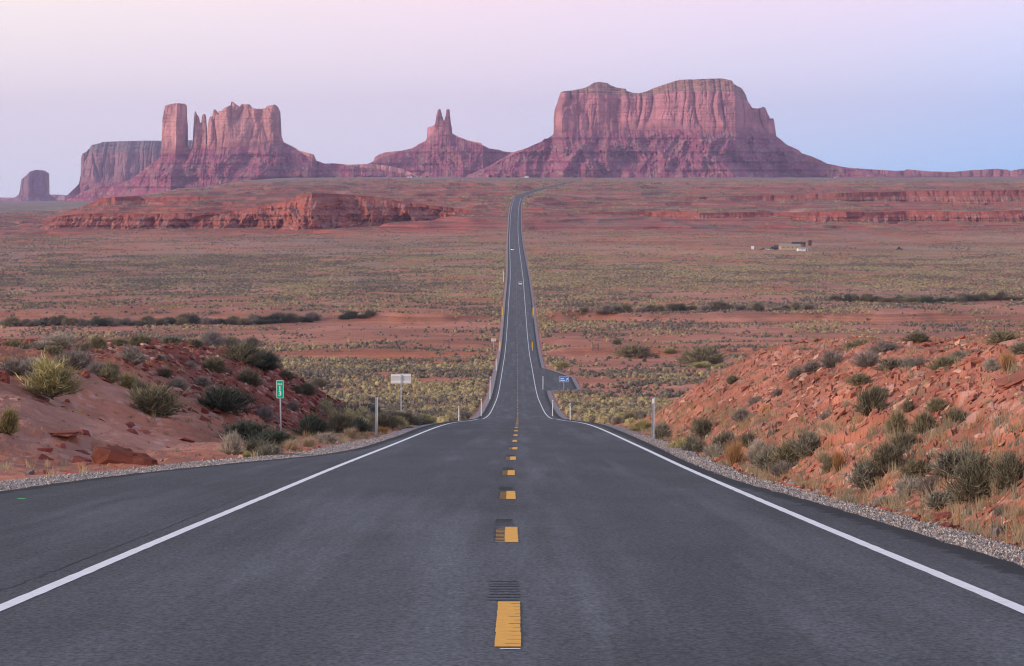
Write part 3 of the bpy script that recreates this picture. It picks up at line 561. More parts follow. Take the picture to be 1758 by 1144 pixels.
butte('small_butte', 'small lone bluish butte with a slanted top near the left edge', 13000,
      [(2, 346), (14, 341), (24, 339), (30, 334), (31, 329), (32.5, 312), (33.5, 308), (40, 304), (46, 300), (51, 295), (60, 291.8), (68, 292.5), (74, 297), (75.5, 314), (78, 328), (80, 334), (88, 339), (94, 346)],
      [(2, 348), (30, 336), (55, 335), (78, 334), (94, 347)], [(2, 348), (94, 348)], [(2, 60), (30, 30), (50, -10), (74, 20), (94, 80)], seed=600, thick=120, flute=.8, bands=(), cliff_c=(.25, .15, .19), step=.8, talus_c=(.18, .10, .15))  # rock painted bluish to add to the haze of distance
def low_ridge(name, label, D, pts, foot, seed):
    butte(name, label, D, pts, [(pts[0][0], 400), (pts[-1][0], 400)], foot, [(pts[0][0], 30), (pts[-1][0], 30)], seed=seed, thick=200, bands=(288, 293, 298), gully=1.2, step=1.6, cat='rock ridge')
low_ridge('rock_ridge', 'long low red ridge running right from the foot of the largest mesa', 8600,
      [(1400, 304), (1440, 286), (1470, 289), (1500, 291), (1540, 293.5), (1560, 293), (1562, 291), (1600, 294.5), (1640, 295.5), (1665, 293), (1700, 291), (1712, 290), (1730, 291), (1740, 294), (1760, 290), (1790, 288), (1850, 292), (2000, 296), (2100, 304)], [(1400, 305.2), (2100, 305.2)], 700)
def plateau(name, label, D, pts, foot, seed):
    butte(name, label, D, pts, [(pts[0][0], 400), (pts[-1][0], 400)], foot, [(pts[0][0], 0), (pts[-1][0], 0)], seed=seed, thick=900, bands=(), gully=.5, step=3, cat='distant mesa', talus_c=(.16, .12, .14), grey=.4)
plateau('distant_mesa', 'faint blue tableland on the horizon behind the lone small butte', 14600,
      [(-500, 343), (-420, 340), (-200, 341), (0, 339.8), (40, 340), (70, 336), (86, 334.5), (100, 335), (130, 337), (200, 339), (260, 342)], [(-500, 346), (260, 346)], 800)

RC = dict(cliff_c=(.32, .098, .074), talus_c=(.335, .10, .07), cap_c=(.30, .15, .105), m=M_redrock, cat='red ridge')
butte('red_ridge', 'long brick red eroded ridge with a pointed shoulder, left of the road below the buttes', 2800,
      [(20, 404), (55, 396), (78, 385), (96, 372), (120, 369), (160, 367), (200, 366), (250, 368), (300, 366), (345, 366), (380, 363), (410, 361), (434, 357), (455, 351), (480, 348), (500, 344), (509, 340), (512, 336), (525, 333), (540, 331.5), (560, 332), (600, 334.5), (640, 338), (680, 345), (720, 351), (780, 358), (830, 366), (868, 378)],
      [(20, 404), (78, 388), (100, 377), (130, 371), (160, 373), (200, 371), (225, 375), (250, 371), (280, 374), (300, 370), (330, 373), (350, 369), (400, 367), (470, 354), (505, 346), (530, 339), (560, 338), (600, 338), (640, 342), (700, 352), (868, 380)], [(20, 408), (868, 406)],
      [(20, 0), (200, 30), (300, 10), (400, 60), (470, 20), (510, -60), (540, -120), (556, -60), (600, 30), (700, 80), (868, 120)], seed=1000, thick=260, unit=.30, flute=1.1, gully=1.7, bands=(358, 370, 378, 388, 396), step=.9, **RC)
butte('red_ledge', 'thin pale red rock ledge above the long red ridge at the far left', 3450,
      [(120, 362), (150, 352), (166, 345), (170, 341), (200, 338.5), (236, 337), (240, 341), (300, 339), (350, 338), (400, 340), (450, 338), (500, 337), (520, 345)],
      [(120, 362), (166, 348), (236, 344), (300, 345), (400, 345), (520, 347)], [(120, 366), (520, 360)], [(120, 0), (200, -30), (240, 30), (350, 0), (520, 30)], seed=1100, thick=260, unit=.44, flute=.6, gully=.6, bands=(352,), step=.9, **RC)
RC.update(cliff_c=(.26, .095, .085), talus_c=(.27, .105, .09), cap_c=(.26, .15, .12))
butte('red_escarpment', 'dark purple red escarpment running right of the far bend of the road', 3380,
      [(912, 351), (950, 346), (1000, 343), (1060, 341.5), (1120, 341), (1200, 338), (1270, 337), (1330, 335), (1400, 333), (1440, 331.5), (1480, 330), (1560, 329), (1600, 327), (1660, 328), (1720, 326), (1800, 325), (2000, 324), (2300, 324)],
      [(912, 352), (1000, 347), (1200, 344), (1330, 343), (1440, 340), (1560, 338), (1700, 337), (2300, 334)], [(912, 356), (2300, 356)], [(912, 60), (1000, 0), (1120, 40), (1200, -20), (1330, 30), (1450, -30), (1560, 50), (1700, -20), (2300, 30)], seed=1200, thick=300, unit=.42, flute=.8, gully=.8, bands=(345, 351), step=1.2, **RC)
butte('low_red_bank', 'low broken red bank between the long red ridge and the far road bend', 3380,
      [(600, 350), (640, 345), (700, 341), (760, 340), (820, 341), (858, 345), (868, 352)], [(600, 351), (700, 346), (820, 347), (868, 352)], [(600, 356), (868, 356)], [(600, 20), (700, -10), (868, 20)], seed=1300, thick=260, unit=.42, flute=.8, gully=.8, bands=(349,), step=1.0, **RC)

RC.update(cliff_c=(.30, .09, .075), talus_c=(.31, .10, .08))
butte('red_terrace', 'lower dark red terrace below the purple escarpment right of the far road', 2880,
      [(935, 371), (960, 367), (1020, 364.5), (1080, 365), (1150, 363), (1210, 366), (1280, 364), (1350, 366), (1440, 363), (1500, 365), (1580, 362), (1660, 364), (1740, 361), (1900, 362), (2300, 362)],
      [(935, 372), (1020, 370), (1150, 370), (1350, 371), (1500, 371), (1700, 368), (2300, 368)], [(935, 384), (2300, 384)], [(935, 40), (1000, 0), (1120, 60), (1200, -40), (1330, 40), (1450, -40), (1560, 50), (1700, -30), (2300, 30)], seed=1400, thick=330, unit=.36, flute=.8, gully=1.1, bands=(374, 379), step=1.2, **RC)
# ------------------------------------------------------------ desert plants
def bush_proto(kind, seed, n_main=60, n_twig=20):
    "arrays (foliage verts, tris, colours), (branch verts, tris, colours) of a plant about 1 wide and 0.55-1 high, base at z = 0"
    r = np.random.default_rng(seed)
    P = dict(sage=(.62, .015, (.18, .16, .13), (.28, .27, .215)), dark=(.66, .011, (.12, .10, .075), (.20, .19, .135)), teal=(.55, .012, (.065, .068, .055), (.10, .125, .10)),
             olive=(.62, .011, (.15, .125, .09), (.27, .245, .155)), yellow=(.70, .012, (.17, .15, .10), (.48, .43, .20)), tan=(.75, .007, (.25, .18, .12), (.50, .40, .28)),
             orange=(.85, .007, (.24, .14, .07), (.44, .25, .12)), grey=(.66, .009, (.17, .14, .125), (.32, .285, .265)), pale=(.7, .009, (.28, .24, .20), (.46, .42, .36)), weed=(.8, .010, (.12, .08, .05), (.30, .26, .12)))[kind]
    H, wd, c0, c1 = P; grass = kind in ('tan', 'orange'); up = dict(tan=1.6, orange=2.0, dark=.8, weed=1.2).get(kind, .45)
    V, T, C, BV, BT, BC = [], [], [], [], [], []
    def blade(p0, p1, w, ca, cb, Vl, Tl, Cl, bend=.06):
        d = p1 - p0; s = np.cross(d, r.normal(size=3)); s = s / (np.linalg.norm(s) + 1e-9) * w * .5; m = p0 + d * .55 + r.normal(size=3) * bend * np.linalg.norm(d)
        b = len(Vl); Vl += [p0 - s * .6, p0 + s * .6, m - s, m + s, p1]; Tl += [(b, b+1, b+3), (b, b+3, b+2), (b+2, b+3, b+4)]; cm = (ca + cb) / 2; Cl += [ca, ca, cm, cm, cb]
    c0 = np.array(c0); c1 = np.array(c1); n_lobe = 5; lob = r.normal(size=(n_lobe, 3)) * [.26, .26, .05] + [0, 0, 0]
    for i in range(n_main):
        d = r.normal(size=3); d[2] = abs(d[2]) * (1 + up) + .12 + up * .25; d /= np.linalg.norm(d)
        R_ = .5 * (.60 + .58 * r.random()) * (1 + .25 * math.sin(3 * math.atan2(d[1], d[0]) + seed)); tip = d * [R_, R_, H * (.75 + .35 * r.random())] + lob[i % n_lobe] * .45
        p0 = np.array([r.normal() * (.07 if not grass else .05), r.normal() * (.07 if not grass else .05), -.03]); tip[2] = max(tip[2], .06)
        tone = .75 + .5 * r.random()
        if grass:
            for j in range(n_twig):
                e = tip + r.normal(size=3) * [.09, .09, .07]; blade(p0 + r.normal(size=3) * [.07, .07, 0], e, wd * (.7 + .6 * r.random()), c0 * tone, c1 * (.75 + .5 * r.random()), V, T, C, .05)
            continue
        blade(p0, tip * .85, wd * 1.1, c0 * .8, c0, BV, BT, BC, .10)
        for j in range(n_twig):
            t = .35 + .6 * r.random(); a = p0 * (1 - t) + tip * t; e = a + (d * .6 + r.normal(size=3) * [.55, .55, .38] + [0, 0, .25 + up * .3]) * (.10 + .14 * r.random())
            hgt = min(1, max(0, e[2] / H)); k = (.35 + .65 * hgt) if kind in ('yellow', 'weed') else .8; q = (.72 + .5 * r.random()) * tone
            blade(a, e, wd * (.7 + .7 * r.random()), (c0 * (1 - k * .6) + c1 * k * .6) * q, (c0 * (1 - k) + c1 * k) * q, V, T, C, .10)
    mk = lambda v, t, c: (np.array(v, np.float32), np.array(t, np.int32), np.clip(np.array(c, np.float32), .005, .9)) if v else None
    return mk(V, T, C), mk(BV, BT, BC)
PROTO = {}
for ki, kd in enumerate(['sage', 'dark', 'teal', 'olive', 'yellow', 'tan', 'orange', 'grey', 'pale', 'weed']):
    for v in range(3):
        g = kd in ('tan', 'orange'); A = bush_proto(kd, 10 * ki + v + 1, 60 if g else 120, 18 if g else 34)
        ms = []
        for nm, dat in (('foliage', A[0]), ('branches', A[1])):
            if dat is None: continue
            o = mesh(nm, dat[0], None, M_plant, tris=dat[1], col=dat[2]); ms.append((nm, o.data)); bpy.data.objects.remove(o)
        PROTO[kd, v] = ms
def plant(kind, X, Y, Z, w, h, label, group=None, name='shrub', cat='shrub', tilt=0., parts=True):
    v = random.randrange(3); root = thing(name, label, cat, (X, Y, Z), random.uniform(0, 6.28), group); root.scale = (w, w * random.uniform(.85, 1.15), h / dict(tan=.85, orange=.95).get(kind, .72))
    for nm, me in PROTO[kind, v]:
        if not parts and nm == 'branches': continue
        o = bpy.data.objects.new('blades' if kind in ('tan', 'orange') else nm, me); COL.objects.link(o); o.parent = root
    return root
_KIND = dict(sage='grey green sagebrush', dark='dark green brushy shrub', teal='dark blue green shrub', olive='olive brown shrub', yellow='yellow topped rabbitbrush', tan='tan dry bunchgrass tuft', orange='orange dry grass clump', grey='bare grey twiggy shrub', pale='pale bleached twiggy shrub', weed='thin leafless brownish weed')
NEAR = [  # photo column, row of the base, width, height in photo pixels, kind, where it stands
 (86, 682, 82, 56, 'yellow', 'biggest one, on a crooked trunk on the left mound'), (14, 760, 38, 36, 'weed', 'alone on bare sand at the left edge of the photo'), (128, 640, 60, 36, 'grey', 'just behind the crooked yellow bush'),
 (30, 645, 66, 30, 'grey', 'left of the crooked yellow bush'), (60, 640, 42, 22, 'pale', 'behind the crooked yellow bush on its left'), (187, 664, 32, 26, 'olive', 'between the crooked bush and the small yellow one'), (220, 669, 38, 26, 'yellow', 'small round one in the middle of the left mound'),
 (226, 634, 48, 30, 'grey', 'dome shaped, on the crest of the left mound'), (184, 640, 40, 26, 'olive', 'beside the grey dome on the left mound'), (165, 655, 30, 22, 'grey', 'low, close behind the olive one on the left mound'),
 (262, 712, 84, 52, 'olive', 'largest on the middle slope of the left mound'), (238, 690, 40, 34, 'dark', 'left end of the large olive one on the left mound'), (303, 670, 32, 22, 'grey', 'small, above the large olive one'), (283, 652, 24, 15, 'dark', 'small dark tuft near the crest of the left mound'),
 (345, 668, 28, 18, 'grey', 'small, in the rocks at the upper left slope'), (370, 638, 42, 28, 'olive', 'high on the rocky left slope'), (380, 714, 84, 46, 'teal', 'wide, halfway down the rocky left slope'), (415, 625, 60, 34, 'dark', 'on the upper edge of the left bank'),
 (450, 640, 50, 36, 'teal', 'on the right rim of the left bank'), (428, 662, 40, 30, 'dark', 'below the rim of the left bank'), (455, 722, 32, 26, 'grey', 'left of the green mile sign on the dark slope'), (503, 706, 22, 18, 'grey', 'just right of the green mile sign on the slope'),
 (508, 676, 20, 14, 'dark', 'small tuft right of the green mile sign'), (490, 655, 26, 16, 'dark', 'on the skyline of the left bank above the sign'), (525, 680, 30, 20, 'dark', 'on the falling skyline of the left bank'), (548, 668, 24, 16, 'dark', 'low on the falling skyline of the left bank'),
 (400, 781, 40, 36, 'pale', 'at the left end of the bushes by the gravel'), (425, 757, 80, 34, 'teal', 'wide one left of the sign post foot'), (468, 768, 60, 32, 'teal', 'right below the sign post foot'), (440, 783, 60, 26, 'dark', 'at the gravel edge below the sign'),
 (424, 786, 22, 12, 'yellow', 'tiny, at the gravel below the sign'), (462, 785, 44, 24, 'sage', 'at the gravel edge right below the sign post'), (500, 775, 40, 26, 'tan', 'first of the row along the gravel right of the sign'), (530, 768, 40, 22, 'tan', 'second of the row along the gravel right of the sign'),
 (530, 750, 60, 42, 'teal', 'big one at the foot of the slope right of the sign'), (562, 762, 30, 18, 'pale', 'by the gravel, before the dark bushes right of the sign'), (580, 745, 50, 34, 'dark', 'dark one next to the gravel bend'), (600, 752, 34, 20, 'tan', 'by the gravel bend left of the tall white post'),
 (612, 742, 44, 26, 'teal', 'behind the tan grass by the left post'), (632, 741, 24, 16, 'sage', 'touching the tall left post'), (663, 738, 40, 26, 'dark', 'right behind the tall left post'), (655, 745, 30, 14, 'orange', 'low at the foot of the tall left post'),
 (690, 731, 44, 20, 'dark', 'under the big sign seen from behind'), (725, 730, 40, 16, 'yellow', 'right of the sign seen from behind, near the gravel'), (750, 726, 34, 16, 'dark', 'dark, near the left edge line before the dip'), (700, 742, 34, 11, 'olive', 'low by the gravel under the sign seen from behind'),
 (25, 602, 48, 24, 'olive', 'first on the left skyline of the left mound'), (62, 602, 42, 20, 'sage', 'second on the skyline of the left mound'), (100, 600, 52, 24, 'pale', 'third on the skyline of the left mound'), (140, 603, 44, 22, 'tan', 'fourth on the skyline of the left mound'), (165, 600, 34, 22, 'olive', 'fifth on the skyline of the left mound'),
 (92, 617, 32, 16, 'olive', 'below the skyline bushes of the left mound'), (205, 596, 34, 16, 'olive', 'sixth on the skyline of the left mound'), (240, 600, 46, 24, 'olive', 'broad one in the centre of the mound skyline'), (292, 594, 30, 14, 'sage', 'small one right of centre on the mound skyline'),
 (335, 597, 24, 14, 'dark', 'small dark one near the right end of the mound skyline'), (362, 596, 40, 26, 'grey', 'tall one near the right end of the mound skyline'), (395, 596, 32, 18, 'olive', 'last but one on the mound skyline'), (430, 600, 28, 18, 'dark', 'last on the mound skyline'),
 (110, 628, 40, 18, 'orange', 'orange tuft behind the crooked yellow bush'), (8, 628, 26, 16, 'orange', 'orange tuft at the left edge of the photo'), (275, 620, 20, 12, 'pale', 'small pale one on the crest rock of the left mound'), (325, 622, 22, 12, 'pale', 'small pale one right on the mound crest'),
 (1475, 602, 62, 26, 'olive', 'on the skyline at the left part of the right bank'), (1430, 630, 36, 32, 'grey', 'upright, on the upper left of the right bank'), (1396, 641, 40, 22, 'grey', 'first of a pair left on the right bank'), (1367, 652, 32, 20, 'grey', 'second of a pair, lower left on the right bank'),
 (1338, 668, 24, 16, 'grey', 'left of the grey pair on the right bank'), (1318, 656, 18, 10, 'olive', 'small tuft by the left silhouette of the right bank'), (1385, 600, 30, 14, 'sage', 'small, on the skyline where the right bank begins'), (1525, 610, 58, 26, 'grey', 'on the right bank skyline left of centre'),
 (1492, 637, 46, 26, 'grey', 'in the middle of the upper right bank'), (1540, 636, 60, 24, 'sage', 'long low one in the upper right bank'), (1575, 634, 50, 20, 'grey', 'beside the long low one in the upper right bank'), (1576, 603, 42, 18, 'dark', 'dark one on the right bank skyline'), (1622, 632, 56, 28, 'olive', 'broad one below the right bank skyline'),
 (1648, 618, 50, 24, 'sage', 'just behind the broad olive one on the right bank'), (1682, 612, 50, 24, 'grey', 'left of the stacked rock pile'), (1728, 603, 62, 26, 'olive', 'right of the stacked rock pile on the skyline'), (1755, 610, 40, 22, 'sage', 'at the right edge of the photo on the skyline'),
 (1704, 632, 30, 22, 'pale', 'below the stacked rock pile'), (1732, 656, 46, 42, 'orange', 'large orange one near the upper right corner of the bank'), (1455, 690, 24, 20, 'tan', 'alone on the middle of the right bank'), (1482, 670, 40, 22, 'olive', 'flat one above the lone tan tuft'),
 (1495, 726, 50, 48, 'dark', 'leaning dark one in the middle of the right slope'), (1512, 700, 34, 26, 'dark', 'just above the leaning dark one'), (1545, 744, 38, 44, 'olive', 'second large one across the right slope'), (1560, 715, 22, 20, 'dark', 'small one above the second large one'), (1590, 740, 50, 46, 'olive', 'third large one across the right slope'),
 (1610, 706, 40, 26, 'olive', 'top of the third large one on the right slope'), (1640, 738, 48, 36, 'olive', 'fourth, rightmost on the middle of the right slope'), (1700, 700, 26, 18, 'tan', 'small tan one near the dark ledge'), (1418, 722, 20, 14, 'grey', 'small one at the left of the right slope'),
 (1275, 722, 34, 24, 'grey', 'on the lower left face of the right bank'), (1300, 690, 26, 22, 'grey', 'higher on the left face of the right bank'), (1258, 668, 22, 14, 'dark', 'small dark one near the left silhouette of the right bank'),
 (1135, 757, 30, 30, 'sage', 'right beside the tall right post'), (1105, 742, 36, 20, 'yellow', 'left behind the tall right post'), (1172, 780, 44, 24, 'yellow', 'yellow one in the row along the right gravel'), (1192, 780, 34, 34, 'sage', 'next after the yellow one along the right gravel'),
 (1210, 752, 40, 32, 'dark', 'behind the row at the start of the right bank'), (1243, 776, 48, 36, 'sage', 'in the middle of the row along the right gravel'), (1228, 788, 34, 24, 'pale', 'low, before the row along the right gravel'), (1262, 800, 40, 52, 'orange', 'tall orange one in the row along the right gravel'),
 (1288, 768, 34, 22, 'dark', 'dark one behind the tall orange grass'), (1300, 792, 36, 36, 'pale', 'right of the tall orange grass'), (1325, 812, 56, 46, 'sage', 'large one right of the tall orange grass'), (1362, 800, 64, 50, 'olive', 'largest of the left clump by the right gravel'),
 (1392, 786, 44, 44, 'sage', 'right end of the left clump by the right gravel'), (1345, 818, 44, 26, 'grey', 'low front one of the left clump by the right gravel'), (1440, 816, 34, 46, 'orange', 'orange one alone between the two big clumps'), (1415, 792, 30, 26, 'tan', 'tan one between the two big clumps'), (1428, 806, 30, 28, 'olive', 'olive one beside the lone orange grass'),
 (1385, 838, 44, 16, 'tan', 'flat dry one on the gravel edge of the right side'), (1495, 838, 62, 50, 'sage', 'left end of the big right clump'), (1530, 812, 56, 46, 'dark', 'upper left of the big right clump'), (1556, 780, 50, 34, 'dark', 'topmost left of the big right clump'), (1580, 822, 50, 42, 'olive', 'left of centre in the big right clump'),
 (1560, 852, 50, 34, 'pale', 'pale front one of the big right clump'), (1598, 848, 46, 36, 'grey', 'grey front one of the big right clump'), (1640, 822, 80, 52, 'sage', 'wide one at the back of the big right clump'), (1690, 850, 96, 76, 'dark', 'largest of all, in the big right clump'), (1660, 862, 50, 34, 'olive', 'in front of the largest shrub at right'),
 (1740, 826, 60, 60, 'dark', 'at the right edge of the photo behind the clump'), (1715, 846, 30, 62, 'tan', 'tall pale stalks in the big right clump'), (1625, 872, 60, 32, 'sage', 'lowest front one of the big right clump'), (1720, 880, 26, 20, 'grey', 'small, near the right edge on red stones'), (1752, 892, 34, 34, 'tan', 'at the lower right edge of the bank'),
 (1520, 870, 34, 22, 'pale', 'small dry one by the gravel under the big right clump'), (1470, 852, 22, 14, 'grey', 'tiny, on the stones left of the big right clump'),
 (1096, 616, 56, 22, 'olive', 'broad one on the red flat beyond the right bank'), (1213, 630, 66, 34, 'olive', 'biggest round one on the red flat beyond the right bank'), (1190, 628, 38, 24, 'olive', 'left lobe beside the biggest round one on the flat'), (1150, 608, 22, 9, 'yellow', 'bright small one on the red flat between two olive bushes'), (1208, 632, 36, 9, 'yellow', 'low yellow one at the foot of the big round bush'),
 (1238, 633, 18, 7, 'yellow', 'tiny, right of the big round bush on the flat'), (965, 632, 20, 10, 'yellow', 'yellow one just past the paved turnout'), (1060, 578, 16, 8, 'dark', 'small dark one on the far right flat'),
]
for k, (px, py, w, h, kd, where) in enumerate(NEAR):
    X, Y, Z = hit(px, py, lift=0); s = Y / F
    if Y > 600 and py > 700: continue
    nm = 'grass_clump' if kd in ('tan', 'orange') else 'shrub'; lab = ('biggest yellow rabbitbrush, on a crooked trunk on the left mound' if k == 0 else _KIND[kd] + ', ' + where)
    o = plant(kd, X, Y + .2 * w * s, Z - .05, w * s * 1.06, h * s * 1.05, lab, None, nm, 'grass' if nm[0] == 'g' else 'shrub')
    if k == 0:
        o.location.z += .28
        b = MB(); p = [(-.30, 0, -.42), (-.16, .02, -.36), (-.06, 0, -.2), (-.01, 0, -.05), (.03, 0, .12)]
        for i in range(4): b.tube(p[i], p[i + 1], .045 - .006 * i, .039 - .006 * i)
        b.build('trunk', M_wood, o)
# ---- shrub lines along the wash, each bush a thing
def wash_line(pts, n, kinds, label, group, wpx, hpx):
    f = poly(pts); x0, x1 = pts[0][0], pts[-1][0]
    for i in range(n):
        px = x0 + (x1 - x0) * (i + .5 + random.uniform(-.45, .45)) / n; py = f(px) + random.uniform(-1.5, 1.5)
        X, Y, Z = hit(px, py, 500, 1600); s = Y / F; k = random.choice(kinds)
        w = wpx * random.uniform(.6, 1.35) * s; plant(k, X, Y, Z - .1, w, hpx * random.uniform(.45, 1.35) * s, label, group, parts=False)
wash_line([(2, 559), (60, 560), (150, 559), (320, 557), (420, 557), (545, 551)], 66, ['dark', 'teal', 'olive', 'grey'], 'dark leafless bush in the line of brush along the wash, left of the road', 'dark brush along the wash left of the road', 24, 13)
wash_line([(585, 548), (636, 547)], 5, ['dark', 'teal'], 'dark bush in the small group between the left brush line and the road', 'small dark brush group nearer the road', 18, 11)
wash_line([(1000, 538), (1045, 537), (1200, 534), (1390, 532)], 22, ['olive', 'grey', 'dark'], 'brownish bush in the low brush line right of the road', 'low brown brush line right of the road', 26, 12)
wash_line([(1430, 517), (1540, 519), (1600, 521), (1700, 516), (1757, 514)], 22, ['dark', 'teal', 'olive'], 'dark tall bush in the far brush line at the right', 'dark brush line at the far right', 26, 13)
wash_line([(340, 596), (436, 592)], 6, ['grey', 'dark'], 'dark bush just past the crest of the left mound', 'bushes just past the left mound', 22, 11)
# ---- open sagebrush: the nearest as things, the mass as one object
PAL = [((.225, .195, .145), .30), ((.150, .135, .115), .25), ((.43, .37, .19), .14), ((.33, .27, .155), .15), ((.37, .28, .18), .08), ((.26, .20, .19), .08)]
def shrub_density(X, d):
    b = np.interp(d, [135, 300, 480, 640, 740, 800, 850, 900, 1000, 1060, 1150, 1230, 1330, 1500, 1980, 2180, 2400, 3300], [.62, .60, .52, .55, .33, .11, .10, .27, .25, .12, .15, .30, .46, .60, .60, .36, .30, .30])
    p = fbm(X / 26, d / 34, 3, 301) + .7 * fbm(X / 110, d / 260, 2, 303)
    near = ss(14, 5, np.abs(X - xc(d)) - 4) * .5 * ss(120, 200, d)
    pxx = X / d * F + CX; b = b * (1 - .85 * ss(1190, 1260, pxx) * ss(1640, 1560, pxx) * ss(2100, 2122, d) * ss(2500, 2380, d))
    return np.clip(b + p * .95 + near, 0.02, 1)
def scatter(d0, d1, n, hw):
    dd = np.sqrt(rng.uniform(d0 * d0, d1 * d1, n)); X = rng.uniform(-1, 1, n) * hw(dd)
    L_, R_ = edges(dd); g = GW(dd); u = np.maximum(X - R_, L_ - X)
    k = (rng.random(n) < shrub_density(X, dd)) & (u > g + np.where(dd > 200, .55, .5))
    k &= ~((X > 0) & (X < 22) & (dd > 550) & (dd < 760) & (rng.random(n) < .8))
    X, dd = X[k], dd[k]
    if d0 < 300:
        k = terrain(X, dd, False) < zr(dd) + .5; X, dd = X[k], dd[k]
    return X, dd
def shrub_cols(X, d, n):
    r_ = rng.random(n); yb = 1.1 * fbm(X / 45, d / 70, 3, 311) + .35 * ss(330, 180, d) + .35 * np.exp(-np.maximum(np.abs(X - xc(d)) - 6, 0) / 6) + .25 * ss(1300, 1500, d) * ss(-150, 60, X) - .30 * ss(1200, 1500, d) * ss(0, -300, X)
    w = np.array([[p for _, p in PAL]]) * np.ones((n, 1)); w[:, 2] *= np.clip(1 + 3.2 * yb, .05, 6); w[:, 3] *= np.clip(1 + 1.5 * yb, .3, 3); w[:, 1] *= np.clip(1 - 2.0 * yb, .2, 4)
    c = np.cumsum(w, 1); c /= c[:, -1:]; ix = (r_[:, None] > c).sum(1); return ix, np.array([p for p, _ in PAL])[ix] * (.8 + .4 * rng.random((n, 1)))
def tuft(nc, seed, size):
    "a low mound with nc leafy flakes around it"
    r = np.random.default_rng(seed); V = [(0, 0, .62)]; T = []; m = 6 if nc > 5 else 4
    for j, (rr, zz) in enumerate(((.36, .42), (.44, -.05))):
        for i in range(m): a = 2 * math.pi * (i + .5 * j) / m; q = rr * (1 + .3 * r.normal() * .6); V.append((q * math.cos(a), q * math.sin(a), zz * (1 + .15 * r.normal()) if zz > 0 else zz))
    T += [(0, 1 + i, 1 + (i + 1) % m) for i in range(m)]
    for i in range(m): a, b, c, d = 1 + i, 1 + (i + 1) % m, 1 + m + i, 1 + m + (i + 1) % m; T += [(a, c, b), (b, c, d)]
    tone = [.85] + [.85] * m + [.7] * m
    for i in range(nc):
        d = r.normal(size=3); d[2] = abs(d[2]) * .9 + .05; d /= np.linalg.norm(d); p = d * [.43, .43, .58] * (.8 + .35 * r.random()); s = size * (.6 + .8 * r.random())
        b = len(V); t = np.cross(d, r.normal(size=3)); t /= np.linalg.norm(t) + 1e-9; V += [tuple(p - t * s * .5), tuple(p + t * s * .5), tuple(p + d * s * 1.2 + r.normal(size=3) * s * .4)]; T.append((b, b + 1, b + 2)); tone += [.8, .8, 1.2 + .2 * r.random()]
    return np.array(V, np.float32), np.array(T, np.int32), np.array(tone, np.float32)
BIG = []; MV, MT, MC = [], [], []; base_n = 0
for (d0, d1, n, hw, nc, sz) in ((138, 420, 19000, lambda d: .085 * d + 12, 150, .075), (420, 760, 36000, lambda d: .085 * d + 12, 44, .13), (760, 1320, 90000, lambda d: .205 * d, 12, .22), (1320, 2050, 240000, lambda d: .20 * d, 2, .35), (2050, 3400, 230000, lambda d: .20 * d, 0, 0), (3400, 4450, 150000, lambda d: .20 * d, 0, 0)):
    X, dd = scatter(d0, d1, n, hw); Z = terrain(X, dd, False); m = len(X)
    far = ss(1200, 2000, dd)
    ix, cc_ = shrub_cols(X, dd, m); w = (.36 + .85 * rng.random(m) ** 2) * (1 - .05 * far) * (1 + .5 * ss(2400, 3400, dd)); w = np.where(ix == 1, w * 1.15, w) * np.where(dd < 420, 1.05, 1)
    h = w * (.55 + .25 * rng.random(m))
    if d0 == 138:      # the hundred and more that show largest become things of their own
        vis = (X / dd * F + CX > 640) & (X / dd * F + CX < 1150); order = np.argsort(np.where(vis, -w / dd, 1)); top = order[:64]; keep = np.ones(m, bool); keep[top] = False
        for i in top: q_ = min(1, (.0022 * dd[i] + .32) / w[i]); BIG.append((X[i], dd[i], Z[i], w[i] * q_, h[i] * q_, int(ix[i])))
        X, dd, Z, w, h, cc_ = X[keep], dd[keep], Z[keep], w[keep], h[keep], cc_[keep]; m = len(X)
    vr = rng.integers(0, 5, m)
    for v in range(5):
        s = np.flatnonzero(vr == v); tv, tt, to = tuft(nc, int(d0) * 10 + v, sz)
        if d0 >= 1320 and not nc: tt = tt[:12]; tv = tv[:9]; to = to[:9]
        a = rng.random(len(s)) * 6.283; ca, sa = np.cos(a)[:, None], np.sin(a)[:, None]
        px_ = (tv[None, :, 0] * ca - tv[None, :, 1] * sa) * w[s, None] + X[s, None]; py_ = (tv[None, :, 0] * sa + tv[None, :, 1] * ca) * w[s, None] + dd[s, None]; pz_ = tv[None, :, 2] * h[s, None] / .62 + Z[s, None]
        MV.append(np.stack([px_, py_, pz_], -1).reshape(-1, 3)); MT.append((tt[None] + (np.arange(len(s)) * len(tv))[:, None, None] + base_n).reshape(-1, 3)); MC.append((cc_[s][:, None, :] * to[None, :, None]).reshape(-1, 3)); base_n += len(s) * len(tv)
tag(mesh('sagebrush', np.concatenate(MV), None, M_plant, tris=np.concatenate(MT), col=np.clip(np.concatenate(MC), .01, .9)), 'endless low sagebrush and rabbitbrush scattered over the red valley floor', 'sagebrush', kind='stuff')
MV = MT = MC = None
for (X, d, Z, w, h, ix) in BIG:
    kd = ['sage', 'dark', 'yellow', 'olive', 'tan', 'grey'][ix]; sd_ = 'left' if X < xc(d) else 'right'
    plant(kd, X, d, Z - .04, w * 1.25, h * 1.15, f"{_KIND[kd]} in the brush {sd_} of the road where it dips", f"{_KIND[kd]} {sd_} of the dipping road", 'grass_clump' if kd == 'tan' else 'shrub', 'grass' if kd == 'tan' else 'shrub', parts=False)
